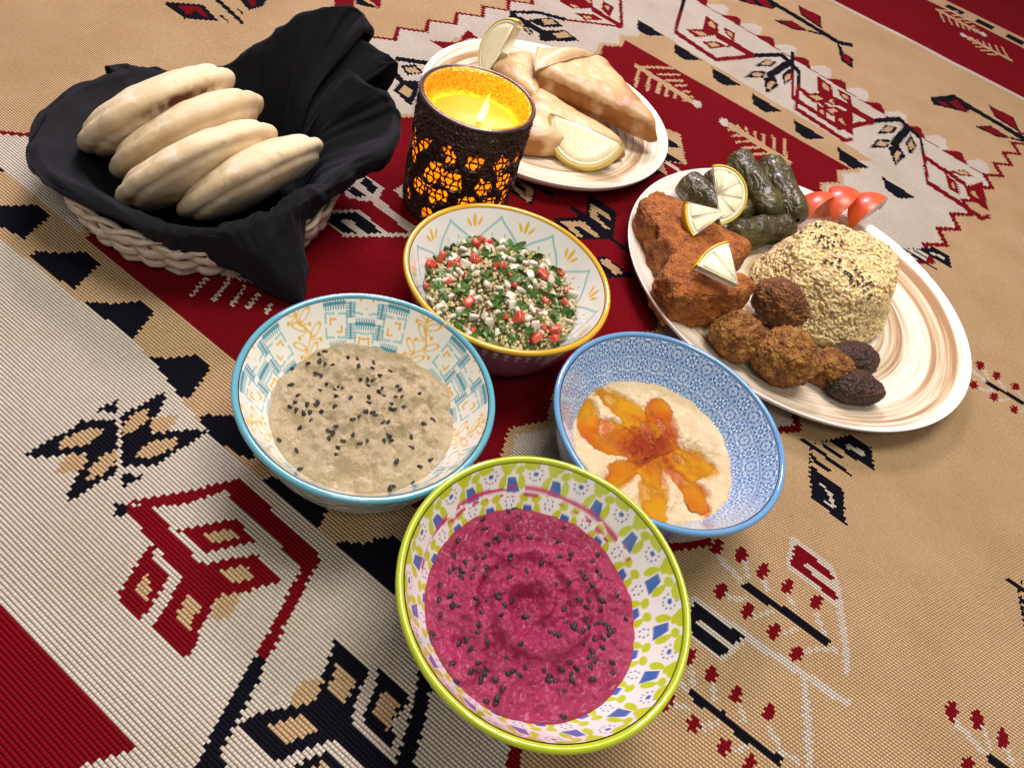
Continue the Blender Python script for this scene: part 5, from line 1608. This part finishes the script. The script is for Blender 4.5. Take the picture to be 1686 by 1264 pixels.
def build_sleeve():
    n, m = 420, 190
    th = np.linspace(0, 2 * PI, n, endpoint=False)
    z = np.linspace(0.001, HH, m)
    A, Z = np.meshgrid(th, z, indexing='ij')
    a = A * HR * 1000
    h = Z * 1000
    hole = np.full(A.shape, -9.0)
    r2 = random.Random(4)
    circ = 2 * PI * HR * 1000
    P = np.stack([np.cos(A) * 45, np.sin(A) * 45, h], -1)
    wob = 3.6 * vn(P, 0.20, 3) + 2.4 * vn(P, 0.40, 5) + 1.6
    for row, (h0, cnt, sx, sy) in enumerate(((17, 13, 5.0, 6.5), (35, 13, 7.6, 8.6), (56, 13, 7.2, 9.4), (74, 13, 4.4, 7.6))):
        for k in range(cnt):
            ca = (k + 0.5 * (row % 2) + r2.uniform(-0.15, 0.15)) * circ / cnt
            ch = h0 + r2.uniform(-2.5, 2.5)
            rt = r2.uniform(-0.7, 0.7)
            kx, ky = sx * r2.uniform(0.65, 1.2), sy * r2.uniform(0.7, 1.15)
            d = np.mod(a - ca + circ / 2, circ) - circ / 2
            near = (np.abs(d) < 14)
            u = d * math.cos(rt) + (h - ch) * math.sin(rt)
            v = -d * math.sin(rt) + (h - ch) * math.cos(rt)
            w = 1.0 + 0.35 * np.cos(v / ky * 2.6) * (r2.random() - 0.2)
            e = (1 - np.hypot(u / (kx * np.abs(w) + 0.3), v / ky)) * min(kx, ky) + wob * 0.6
            hole = np.where(near, np.maximum(hole, e), hole)
    for ox, oy in ((0, 0), (5.4, 6.1)):
        gx = np.mod(a + ox, circ / 26) - circ / 52
        gy = np.mod(h + oy, 12.2) - 6.1
        ringd = np.abs(np.hypot(gx, gy) - 3.5 - 0.5 * np.sin(np.arctan2(gy, gx) * 3)) - 0.45
        hole = np.minimum(hole, ringd)
    # scroll-work relief raised round the openings and in beaded bands
    rim = np.exp(-((hole + 1.6) / 0.8) ** 2)
    q = np.sin(np.hypot(np.mod(a, 11.0) - 5.5, np.mod(h + 3 * np.sin(a / 5), 10.5) - 5.2) * 2.1)
    rel = 0.0010 * rim + 0.0011 * np.clip(q, 0, 1) * (hole < -2.0)
    bead = (np.hypot(np.mod(a, 3.2) - 1.6, h - 88) < 1.1) | (np.hypot(np.mod(a, 4.0) - 2.0, h - 8) < 1.3)
    rel = rel + 0.0007 * bead + 0.0006 * (np.abs(h - 97) < 1.0) + 0.0006 * (np.abs(h - 3.5) < 1.5)
    edge = 0.0009 * sstep(-1.2, 0.2, hole)
    R = sleeve_r(Z) + rel - edge
    V = np.stack([np.cos(A) * R, np.sin(A) * R, Z], -1)
    Vi = np.stack([np.cos(A) * (sleeve_r(Z) - 0.0014), np.sin(A) * (sleeve_r(Z) - 0.0014), Z], -1)
    F = gridf(n, m, cu=True)
    solid = (hole < 0).ravel()
    ok = solid[F].sum(1) >= 2
    F = F[ok]
    nv = n * m
    # walls of the openings: edges used by one face only
    E = np.concatenate([F[:, [0, 1]], F[:, [1, 2]], F[:, [2, 3]], F[:, [3, 0]]])
    key = np.sort(E, 1)
    kk = key[:, 0].astype(np.int64) * nv + key[:, 1]
    uq, inv, cnt = np.unique(kk, return_inverse=True, return_counts=True)
    B = E[cnt[inv] == 1]
    W = np.stack([B[:, 1], B[:, 0], B[:, 0] + nv, B[:, 1] + nv], 1)
    FF = np.concatenate([F, F[:, ::-1] + nv, W])
    t = NT('bronze_filigree')
    nz = t.noise(120, 4)
    t.set(Base_Color=t.mix(nz, (0.030, 0.018, 0.014), (0.085, 0.050, 0.036)), Metallic=0.6, Roughness=t.ramp(t.noise(90, 3), [(0.3, 0.22), (0.7, 0.42)]))
    t.bump(t.noise(260, 4), 0.35, 0.0007)
    mk('pierced_sleeve', np.concatenate([V.reshape(-1, 3), Vi.reshape(-1, 3)]), FF, t.m, holder)


build_sleeve()


def mat_cup():
    t = NT('mercury_glass')
    v = t.voronoi(480)
    spots = t.ramp(t.noise(300, 4, 0.7), [(0.64, 0.0), (0.72, 1.0)])
    tl = t.node('ShaderNodeBsdfTranslucent')
    df = t.node('ShaderNodeBsdfDiffuse')
    gl = t.node('ShaderNodeBsdfGlossy')
    gl.inputs['Roughness'].default_value = 0.12
    col = t.mix(spots, t.mix(t.ramp(v.outputs['Distance'], [(0.12, 0.0), (0.62, 1.0)]), (1.0, 0.80, 0.16), (0.72, 0.36, 0.03)), (0.20, 0.08, 0.01))
    for s in (tl, df):
        t.link(col, s.inputs['Color'])
    m1 = t.node('ShaderNodeMixShader')
    m1.inputs[0].default_value = 0.45
    t.link(tl.outputs[0], m1.inputs[1])
    t.link(df.outputs[0], m1.inputs[2])
    m2 = t.node('ShaderNodeMixShader')
    m2.inputs[0].default_value = 0.07
    t.link(m1.outputs[0], m2.inputs[1])
    t.link(gl.outputs[0], m2.inputs[2])
    t.link(m2.outputs[0], t.n['Material Output'].inputs['Surface'])
    bp = t.node('ShaderNodeBump')
    bp.inputs['Strength'].default_value = 0.25
    bp.inputs['Distance'].default_value = 0.001
    t.link(v.outputs['Distance'], bp.inputs['Height'])
    for s in (tl, df, gl):
        t.link(bp.outputs[0], s.inputs['Normal'])
    return t.m


zz = np.linspace(0.004, HH - 0.0005, 30)
ro = sleeve_r(zz) - 0.0022
prof = [(0.002, 0.004)] + [(r, z) for r, z in zip(ro, zz)] + [(ro[-1] + 0.0006, HH + 0.0012), (ro[-1] - 0.0012, HH + 0.0014)] + [(r - 0.0022, z) for r, z in zip(ro[::-1], zz[::-1])] + [(0.002, 0.0065)]
Vg, Fg = lathe(prof, 160)
mk('glass_cup', Vg, Fg, mat_cup(), holder)
am = np.linspace(0, 2 * PI, 12, endpoint=False)
Vt, Ft = lathe([(HR + 0.0004 + 0.0014 * math.cos(k), HH + 0.0008 + 0.0014 * math.sin(k)) for k in np.linspace(2 * PI, 0, 13)], 160)
tr = NT('dark_rim')
tr.set(Base_Color=tr.mix(tr.noise(150, 3), (0.06, 0.045, 0.05), (0.15, 0.12, 0.13)), Metallic=0.7, Roughness=0.25)
mk('rim', Vt, Ft, tr.m, holder)

candle = thing('candle', (CAN[0], CAN[1], 0.0116), 'glowing yellow candle with a small flame inside the pierced holder', 'candle')


def emis(name, c, s, c2=None):
    t = NT(name)
    t.set(Base_Color=(0.30, 0.11, 0.004), Roughness=0.5, Emission_Color=t.mix(t.noise(40, 3), c, c2 or c), Emission_Strength=s)
    return t.m


Vw, Fw = lathe(crom([(0.0345, 0.0), (0.0348, 0.03), (0.0350, 0.069)], 6), 120)
mk('wax_side', Vw, Fw, emis('lit_wax_side', (1.0, 0.70, 0.06), 10.0, (1.0, 0.72, 0.08)), candle)
Vw, Fw = lathe(crom([(0.0350, 0.0692), (0.0356, 0.072), (0.0345, 0.0745), (0.030, 0.0735), (0.018, 0.0700), (0.006, 0.0685), (0.0005, 0.0685)], 6), 120)
mk('wax_top', Vw, Fw, emis('lit_wax', (1.0, 0.46, 0.002), 0.85, (1.0, 0.55, 0.01)), candle)
fl = crom([(0.0006, 0.0685), (0.0022, 0.071), (0.0030, 0.076), (0.0027, 0.083), (0.0015, 0.090), (0.0003, 0.0955)], 8)
Vl, Fl = lathe(fl, 32)
Vl = Vl * np.array([1.0, 0.7, 1.0])
Vl[..., 0] += 0.22 * (Vl[..., 2] - 0.0685) + 0.0012 * np.sin((Vl[..., 2] - 0.0685) * 170)
tf = NT('flame')
sz = tf.node('ShaderNodeSeparateXYZ')
tf.link(tf.coords(), sz.inputs[0])
gz = tf.math('MULTIPLY', tf.math('SUBTRACT', sz.outputs[2], 0.0685), 1 / 0.027)
tf.set(Base_Color=(0.2, 0.08, 0.01), Emission_Strength=3.6, Emission_Color=tf.ramp(gz, [(0.0, (0.9, 0.36, 0.01)), (0.22, (1.0, 0.80, 0.28)), (0.55, (1.0, 0.74, 0.18)), (1.0, (1.0, 0.48, 0.01))]))
mk('flame', Vl + np.array([0.002, 0.009, 0]), Fl, tf.m, candle)
ld = bpy.data.lights.new('flame_light', 'POINT')
ld.energy = 0.13
ld.color = (1.0, 0.52, 0.08)
ld.shadow_soft_size = 0.004
lo = bpy.data.objects.new('flame_light', ld)
COL.objects.link(lo)
lo.parent = candle
lo.location = (0.009, 0.009, 0.0995)

# ================================================================== bread basket
BC = np.array([-0.262, 0.422])
basket = thing('bread_basket', (BC[0], BC[1], 0), 'round basket of pale woven straw lined with a black napkin', 'basket')
BH = 0.030


def brad(z):
    return 0.0868 + 0.0125 * (z / BH) ** 0.8


t = NT('straw')
ns = t.noise(70, 4, 0.6)
st_ = t.node('ShaderNodeMapping')
st_.inputs['Scale'].default_value = (1, 1, 14)
t.link(t.coords(), st_.inputs[0])
n2 = t.noise(45, 4, 0.7, vec=st_.outputs[0])
t.set(Base_Color=t.mix(t.ramp(n2, [(0.3, 0.0), (0.7, 1.0)]), t.mix(ns, (0.36, 0.25, 0.17), (0.55, 0.43, 0.32)), (0.68, 0.58, 0.48)), Roughness=0.55, Specular_IOR_Level=0.35)
t.bump(t.math('ADD', n2, t.noise(300, 3)), 0.6, 0.0012)
M_STRAW = t.m
NS = 30
for row in range(5):
    z = 0.004 + row * (BH - 0.004) / 4.4
    th = np.linspace(0, 2 * PI, NS * 12, endpoint=False)
    r = brad(z) + 0.0032 * np.cos(th * NS / 2 + PI * row) + 0.0006 * np.sin(th * 7 + row)
    path = np.stack([np.cos(th) * r, np.sin(th) * r, z + 0.0012 * np.sin(th * NS / 2 + row * 2.0)], -1)
    Tn = np.stack([-np.sin(th), np.cos(th), 0 * th], -1)
    Rn = np.stack([np.cos(th), np.sin(th), 0 * th], -1)
    b = np.linspace(0, 2 * PI, 10, endpoint=False)
    hh = 0.0040 + 0.0005 * np.sin(th * 5 + row)
    V = path[:, None] + np.cos(b)[None, :, None] * Rn[:, None] * 0.0017 + np.sin(b)[None, :, None] * np.array([0, 0, 1.0]) * hh[:, None, None]
    V = V + 0.0005 * vn(V, 300, row)[..., None]
    mk('weaver', V, gridf(len(th), 10, cu=True, cv=True)[:, ::-1], M_STRAW, basket)
zs = np.linspace(0.0, BH + 0.001, 14)
path = np.stack([brad(zs), 0 * zs, zs], -1)
V, F = tube(path, 0.0028, 8, 0.6)
stake = mk('stake', V, F, M_STRAW, basket)
for k in range(1, NS):
    c = copy_part(stake, basket)
    c.rotation_euler = (0, 0, 2 * PI * k / NS)
th = np.linspace(0, 2 * PI, 240, endpoint=False)
for ph in (0, PI):
    r = brad(BH) + 0.0025 * np.cos(th * 15 + ph)
    path = np.stack([np.cos(th) * r, np.sin(th) * r, BH + 0.003 + 0.0028 * np.sin(th * 15 + ph)], -1)
    b = np.linspace(0, 2 * PI, 9, endpoint=False)
    Rn = np.stack([np.cos(th), np.sin(th), 0 * th], -1)
    V = path[:, None] + 0.0022 * (np.cos(b)[None, :, None] * Rn[:, None] + np.sin(b)[None, :, None] * np.array([0, 0, 1.0]))
    mk('rim_strand', V, gridf(240, 9, cu=True, cv=True)[:, ::-1], M_STRAW, basket)
Vb, Fb = lathe([(0.0868, 0.003), (0.05, 0.0035), (0.0005, 0.0035)], 64)
mk('basket_floor', Vb, Fb[:, ::-1], M_STRAW, basket)

# napkin: columns round the basket, each (crest point, hem point)
NAPC = [
    ((-0.1399,0.4892,0.0820), (-0.1333,0.4691,0.0600)),
    ((-0.1370,0.4564,0.0800), (-0.1392,0.4542,0.0520)),
    ((-0.1487,0.4297,0.0740), (-0.1503,0.4370,0.0480)),
    ((-0.1579,0.4029,0.0700), (-0.1562,0.4169,0.0440)),
    ((-0.1673,0.3836,0.0670), (-0.1649,0.3933,0.0220)),
    ((-0.1756,0.3636,0.0650), (-0.1489,0.3570,0.0040)),
    ((-0.1852,0.3479,0.0630), (-0.1544,0.3433,0.0040)),
    ((-0.1982,0.3340,0.0610), (-0.1786,0.3419,0.0100)),
    ((-0.2156,0.3246,0.0590), (-0.2152,0.3363,0.0220)),
    ((-0.2350,0.3195,0.0590), (-0.2375,0.3271,0.0300)),
    ((-0.2519,0.3158,0.0620), (-0.2587,0.3249,0.0360)),
    ((BC[0] + 0.107 * math.cos(4.15), BC[1] + 0.107 * math.sin(4.15), 0.056), None),
    ((BC[0] + 0.107 * math.cos(3.66), BC[1] + 0.107 * math.sin(3.66), 0.051), None),
    ((BC[0] + 0.107 * math.cos(3.14), BC[1] + 0.107 * math.sin(3.14), 0.049), None),
    ((BC[0] + 0.107 * math.cos(2.62), BC[1] + 0.107 * math.sin(2.62), 0.050), None),
    ((-0.3647,0.4640,0.0525), None),
    ((-0.3423,0.4914,0.0465), None),
    ((-0.3210,0.5032,0.0400), None),
    ((-0.3153,0.5105,0.0415), None),
    ((-0.3049,0.5125,0.0520), None),
    ((-0.2778,0.5186,0.0740), (-0.2930,0.5516,0.0400)),
    ((-0.2442,0.5210,0.1050), (-0.2637,0.5611,0.0600)),
    ((-0.2119,0.5221,0.1300), (-0.2357,0.5712,0.0800)),
    ((-0.1913,0.5312,0.1320), (-0.2048,0.5611,0.0900)),
    ((-0.1797,0.5212,0.1260), (-0.1904,0.5483,0.0850)),
    ((-0.2077,0.5338,0.1120), (-0.2076,0.5433,0.0850)),
    ((-0.1850,0.5203,0.1140), (-0.1834,0.5510,0.0800)),
    ((-0.1545,0.5169,0.1120), (-0.1592,0.5309,0.0780)),
    ((-0.1757,0.5128,0.1020), (-0.1727,0.5285,0.0740)),
    ((-0.2025,0.5245,0.0960), (-0.1934,0.5317,0.0700)),
    ((-0.1733,0.4951,0.1000), (-0.1616,0.5018,0.0700)),
    ((-0.1511,0.4959,0.0940), (-0.1440,0.4903,0.0640)),
]


def build_napkin():
    rows = []
    for cr, hm in NAPC:
        cr = np.array(cr)
        d = cr[:2] - BC
        u = d / np.linalg.norm(d)
        hm = np.array(hm) if hm is not None else cr + np.array([u[0] * 0.005, u[1] * 0.005, -0.011])
        rc_ = np.linalg.norm(d)
        inn = lambda r, z: np.array([BC[0] + u[0] * r, BC[1] + u[1] * r, z])
        zi = 0.5 * (cr[2] + 0.02)
        lift = min(0.012, 0.25 * (cr[2] - hm[2]))
        outp = hm + (cr - hm) * 0.55
        ud = np.array([u[0], u[1], 0])
        rows.append([inn(0.015, 0.0075), inn(0.055, 0.008), inn(min(0.072, rc_ * 0.8), 0.014), inn(min(0.085, rc_ * 0.90), zi),
                     cr - ud * 0.007 + np.array([0, 0, -0.004]), cr, cr + ud * 0.006 - np.array([0, 0, 0.004]), outp + ud * 0.004, hm])
    G = np.array(rows)                                   # (columns, q, 3)
    a = crom(G.reshape(len(G), -1), 12, closed=True).reshape(-1, 9, 3)
    b = np.stack([crom(x, 8) for x in a])                # along each column
    P = b
    N = normals_of(P.reshape(-1, 3), gridf(P.shape[0], P.shape[1], cu=True)).reshape(P.shape)
    q = np.linspace(0, 1, P.shape[1])
    ang = np.linspace(0, 2 * PI, P.shape[0], endpoint=False)
    cyl = np.stack([np.cos(ang)[:, None] * (3 + 0 * q), np.sin(ang)[:, None] * (3 + 0 * q), (0 * ang)[:, None] + q * 1.6], -1)
    crease = 1 - np.abs(vn(cyl, 2.3, 4)) * 2.2
    crease2 = 1 - np.abs(vn(cyl + 0.3 * vn(cyl, 1.5, 9)[..., None], 4.7, 6)) * 2.2
    am = 0.0016 * fbm(P, 38, 3, 2) + 0.0022 * np.clip(crease, -0.6, 1) + 0.0014 * np.clip(crease2, -0.6, 1) - 0.002
    am = am + 0.0006 * np.exp(-((q - 0.93) / 0.012) ** 2)[None]
    P = P + N * (am * sstep(0.15, 0.4, q)[None])[..., None]
    P[..., 2] = np.maximum(P[..., 2], 0.0035)
    F = gridf(P.shape[0], P.shape[1], cu=True)
    t = NT('black_linen')
    w = t.node('ShaderNodeTexWave', wave_type='BANDS', bands_direction='DIAGONAL')
    w.inputs['Scale'].default_value = 420
    t.link(t.coords(), w.inputs['Vector'])
    nz = t.noise(18, 3)
    t.set(Base_Color=t.mix(nz, (0.0035, 0.0035, 0.0050), (0.0065, 0.0065, 0.0095)), Roughness=0.85, Specular_IOR_Level=0.2, Sheen_Weight=0.05, Sheen_Roughness=0.45, Sheen_Tint=(0.5, 0.55, 0.8, 1))
    t.bump(t.math('ADD', w.outputs['Fac'], t.noise(500, 3)), 0.25, 0.0005)
    o = mk('napkin', P, F, t.m)
    md = o.modifiers.new('thickness', 'SOLIDIFY')
    md.thickness = 0.0008
    md.offset = 0
    tag(o, 'black cloth napkin lining the bread basket with one corner hanging out', 'napkin')


build_napkin()


# flat breads standing on edge
def mat_bread():
    t = NT('pita_crust')
    col = t.attr()
    n = t.noise(26, 4, 0.55)
    col = t.mix(t.ramp(n, [(0.35, 0.0), (0.7, 0.55)]), col, t.mix(1.0, col, (0.84, 0.72, 0.54), 'MULTIPLY'))
    pit = t.ramp(t.noise(130, 4, 0.7), [(0.63, 0.0), (0.72, 1.0)])
    col = t.mix(t.math('MULTIPLY', pit, 0.6), col, (0.32, 0.18, 0.07))
    flour = t.ramp(t.noise(38, 5, 0.65), [(0.52, 0.0), (0.66, 0.75)])
    col = t.mix(flour, col, (0.74, 0.66, 0.54))
    t.set(Base_Color=col, Roughness=0.62, Specular_IOR_Level=0.3, Subsurface_Weight=0.12, Subsurface_Radius=(0.006, 0.004, 0.002), Subsurface_Scale=0.5)
    t.bump(t.math('ADD', t.noise(75, 5, 0.6), t.math('MULTIPLY', t.noise(420, 4), 0.4)), 0.4, 0.0014)
    return t.m


M_PITA = mat_bread()


def pita(label, c, axis, lean, R, half, seed, toast=None):
    """axis = horizontal direction of the long edge, lean = tilt of the disc from upright"""
    n, m = 150, 44
    th = np.linspace(0, 2 * PI, n, endpoint=False)
    v = np.linspace(-1, 1, m)
    r = np.maximum(1 - np.abs(v) ** 1.7, 0.004)
    z = np.sign(v) * np.clip(1 - r ** 3.0, 0, 1) ** 0.55
    X = np.cos(th)[:, None] * r * R
    Y = np.sin(th)[:, None] * r * R * 0.97
    Z = np.ones((n, 1)) * z * half
    P = np.stack([X, Y, Z], -1)
    N = normals_of(P.reshape(-1, 3), gridf(n, m, cu=True)).reshape(P.shape)
    rad = np.hypot(X, Y) / R
    P = P + N * (0.0016 * fbm(P, 22, 3, seed) + 0.0005 * fbm(P, 110, 3, seed + 2) - 0.0018 * np.exp(-((rad - 0.90) / 0.04) ** 2))[..., None]
    ax = np.array([axis[0], axis[1], 0.0])
    ax /= np.linalg.norm(ax)
    up = np.array([0, 0, 1.0])
    side = np.cross(ax, up)
    nrm = side * math.cos(lean) + up * math.sin(lean)
    up2 = np.cross(nrm, ax)
    if up2[2] < 0:
        up2 = -up2
    Q = P[..., :1] * ax + P[..., 1:2] * up2 + P[..., 2:] * nrm
    o = mk('pita_bread', Q, gridf(n, m, cu=True), M_PITA, None, tuple(c))
    base = np.ones(P.shape) * np.array((0.70, 0.58, 0.40))
    e = np.exp(-((rad - 0.98) / 0.05) ** 2)
    br = np.clip(0.30 * e + 0.55 * np.clip(fbm(P, 26, 4, seed + 4) - 0.15, 0, 1), 0, 1)[..., None]
    C = base * (1 - br) + np.array((0.52, 0.36, 0.18)) * br
    if toast:
        a0, w, zt = toast
        dth = np.abs(np.mod(th - a0 + PI, 2 * PI) - PI)[:, None]
        k = np.clip(1.15 - dth / w, 0, 1) * np.exp(-((Z / half - zt) / 0.22) ** 2) * (0.7 + 0.6 * vn(P, 300, 4))
        k = np.clip(k * (1.8 if w > 0.5 else 0.5), 0, 1)[..., None]
        C = C * (1 - k) + np.array((0.10, 0.030, 0.010)) * k
    setcol(o, C.reshape(-1, 3))
    tag(o, label, 'bread', 'pita breads standing in the basket')


NRM = 0.86


def bread(label, seen, R, half, seed, toast=None, da=0.0, dl=0.0):
    """seen = point on the upper edge of the leaning bread; its middle lies deeper in the basket"""
    ax = (math.cos(1.16 + da), math.sin(1.16 + da))
    v = np.array([-0.372, 0.706, -0.602]) * R
    pita(label, np.array(seen) + v, ax, -NRM + dl, R, half, seed, toast)


bread('front pita bread against the napkin roll', (-0.1908,0.3589,0.0880), 0.059, 0.0168, 1, (2.3, 0.35, 0.1), 0.02, 0.16)
bread('second pita bread from the front', (-0.2234,0.3454,0.0920), 0.061, 0.0160, 2, None, -0.04, 0.20)
bread('third pita bread from the front', (-0.2452,0.3707,0.0940), 0.061, 0.0160, 3, None, 0.03, 0.18)
bread('rearmost pita bread with a scorched brown edge', (-0.2762,0.3813,0.0960), 0.062, 0.0168, 4, (1.75, 0.62, 0.42), 0.05, 0.12)
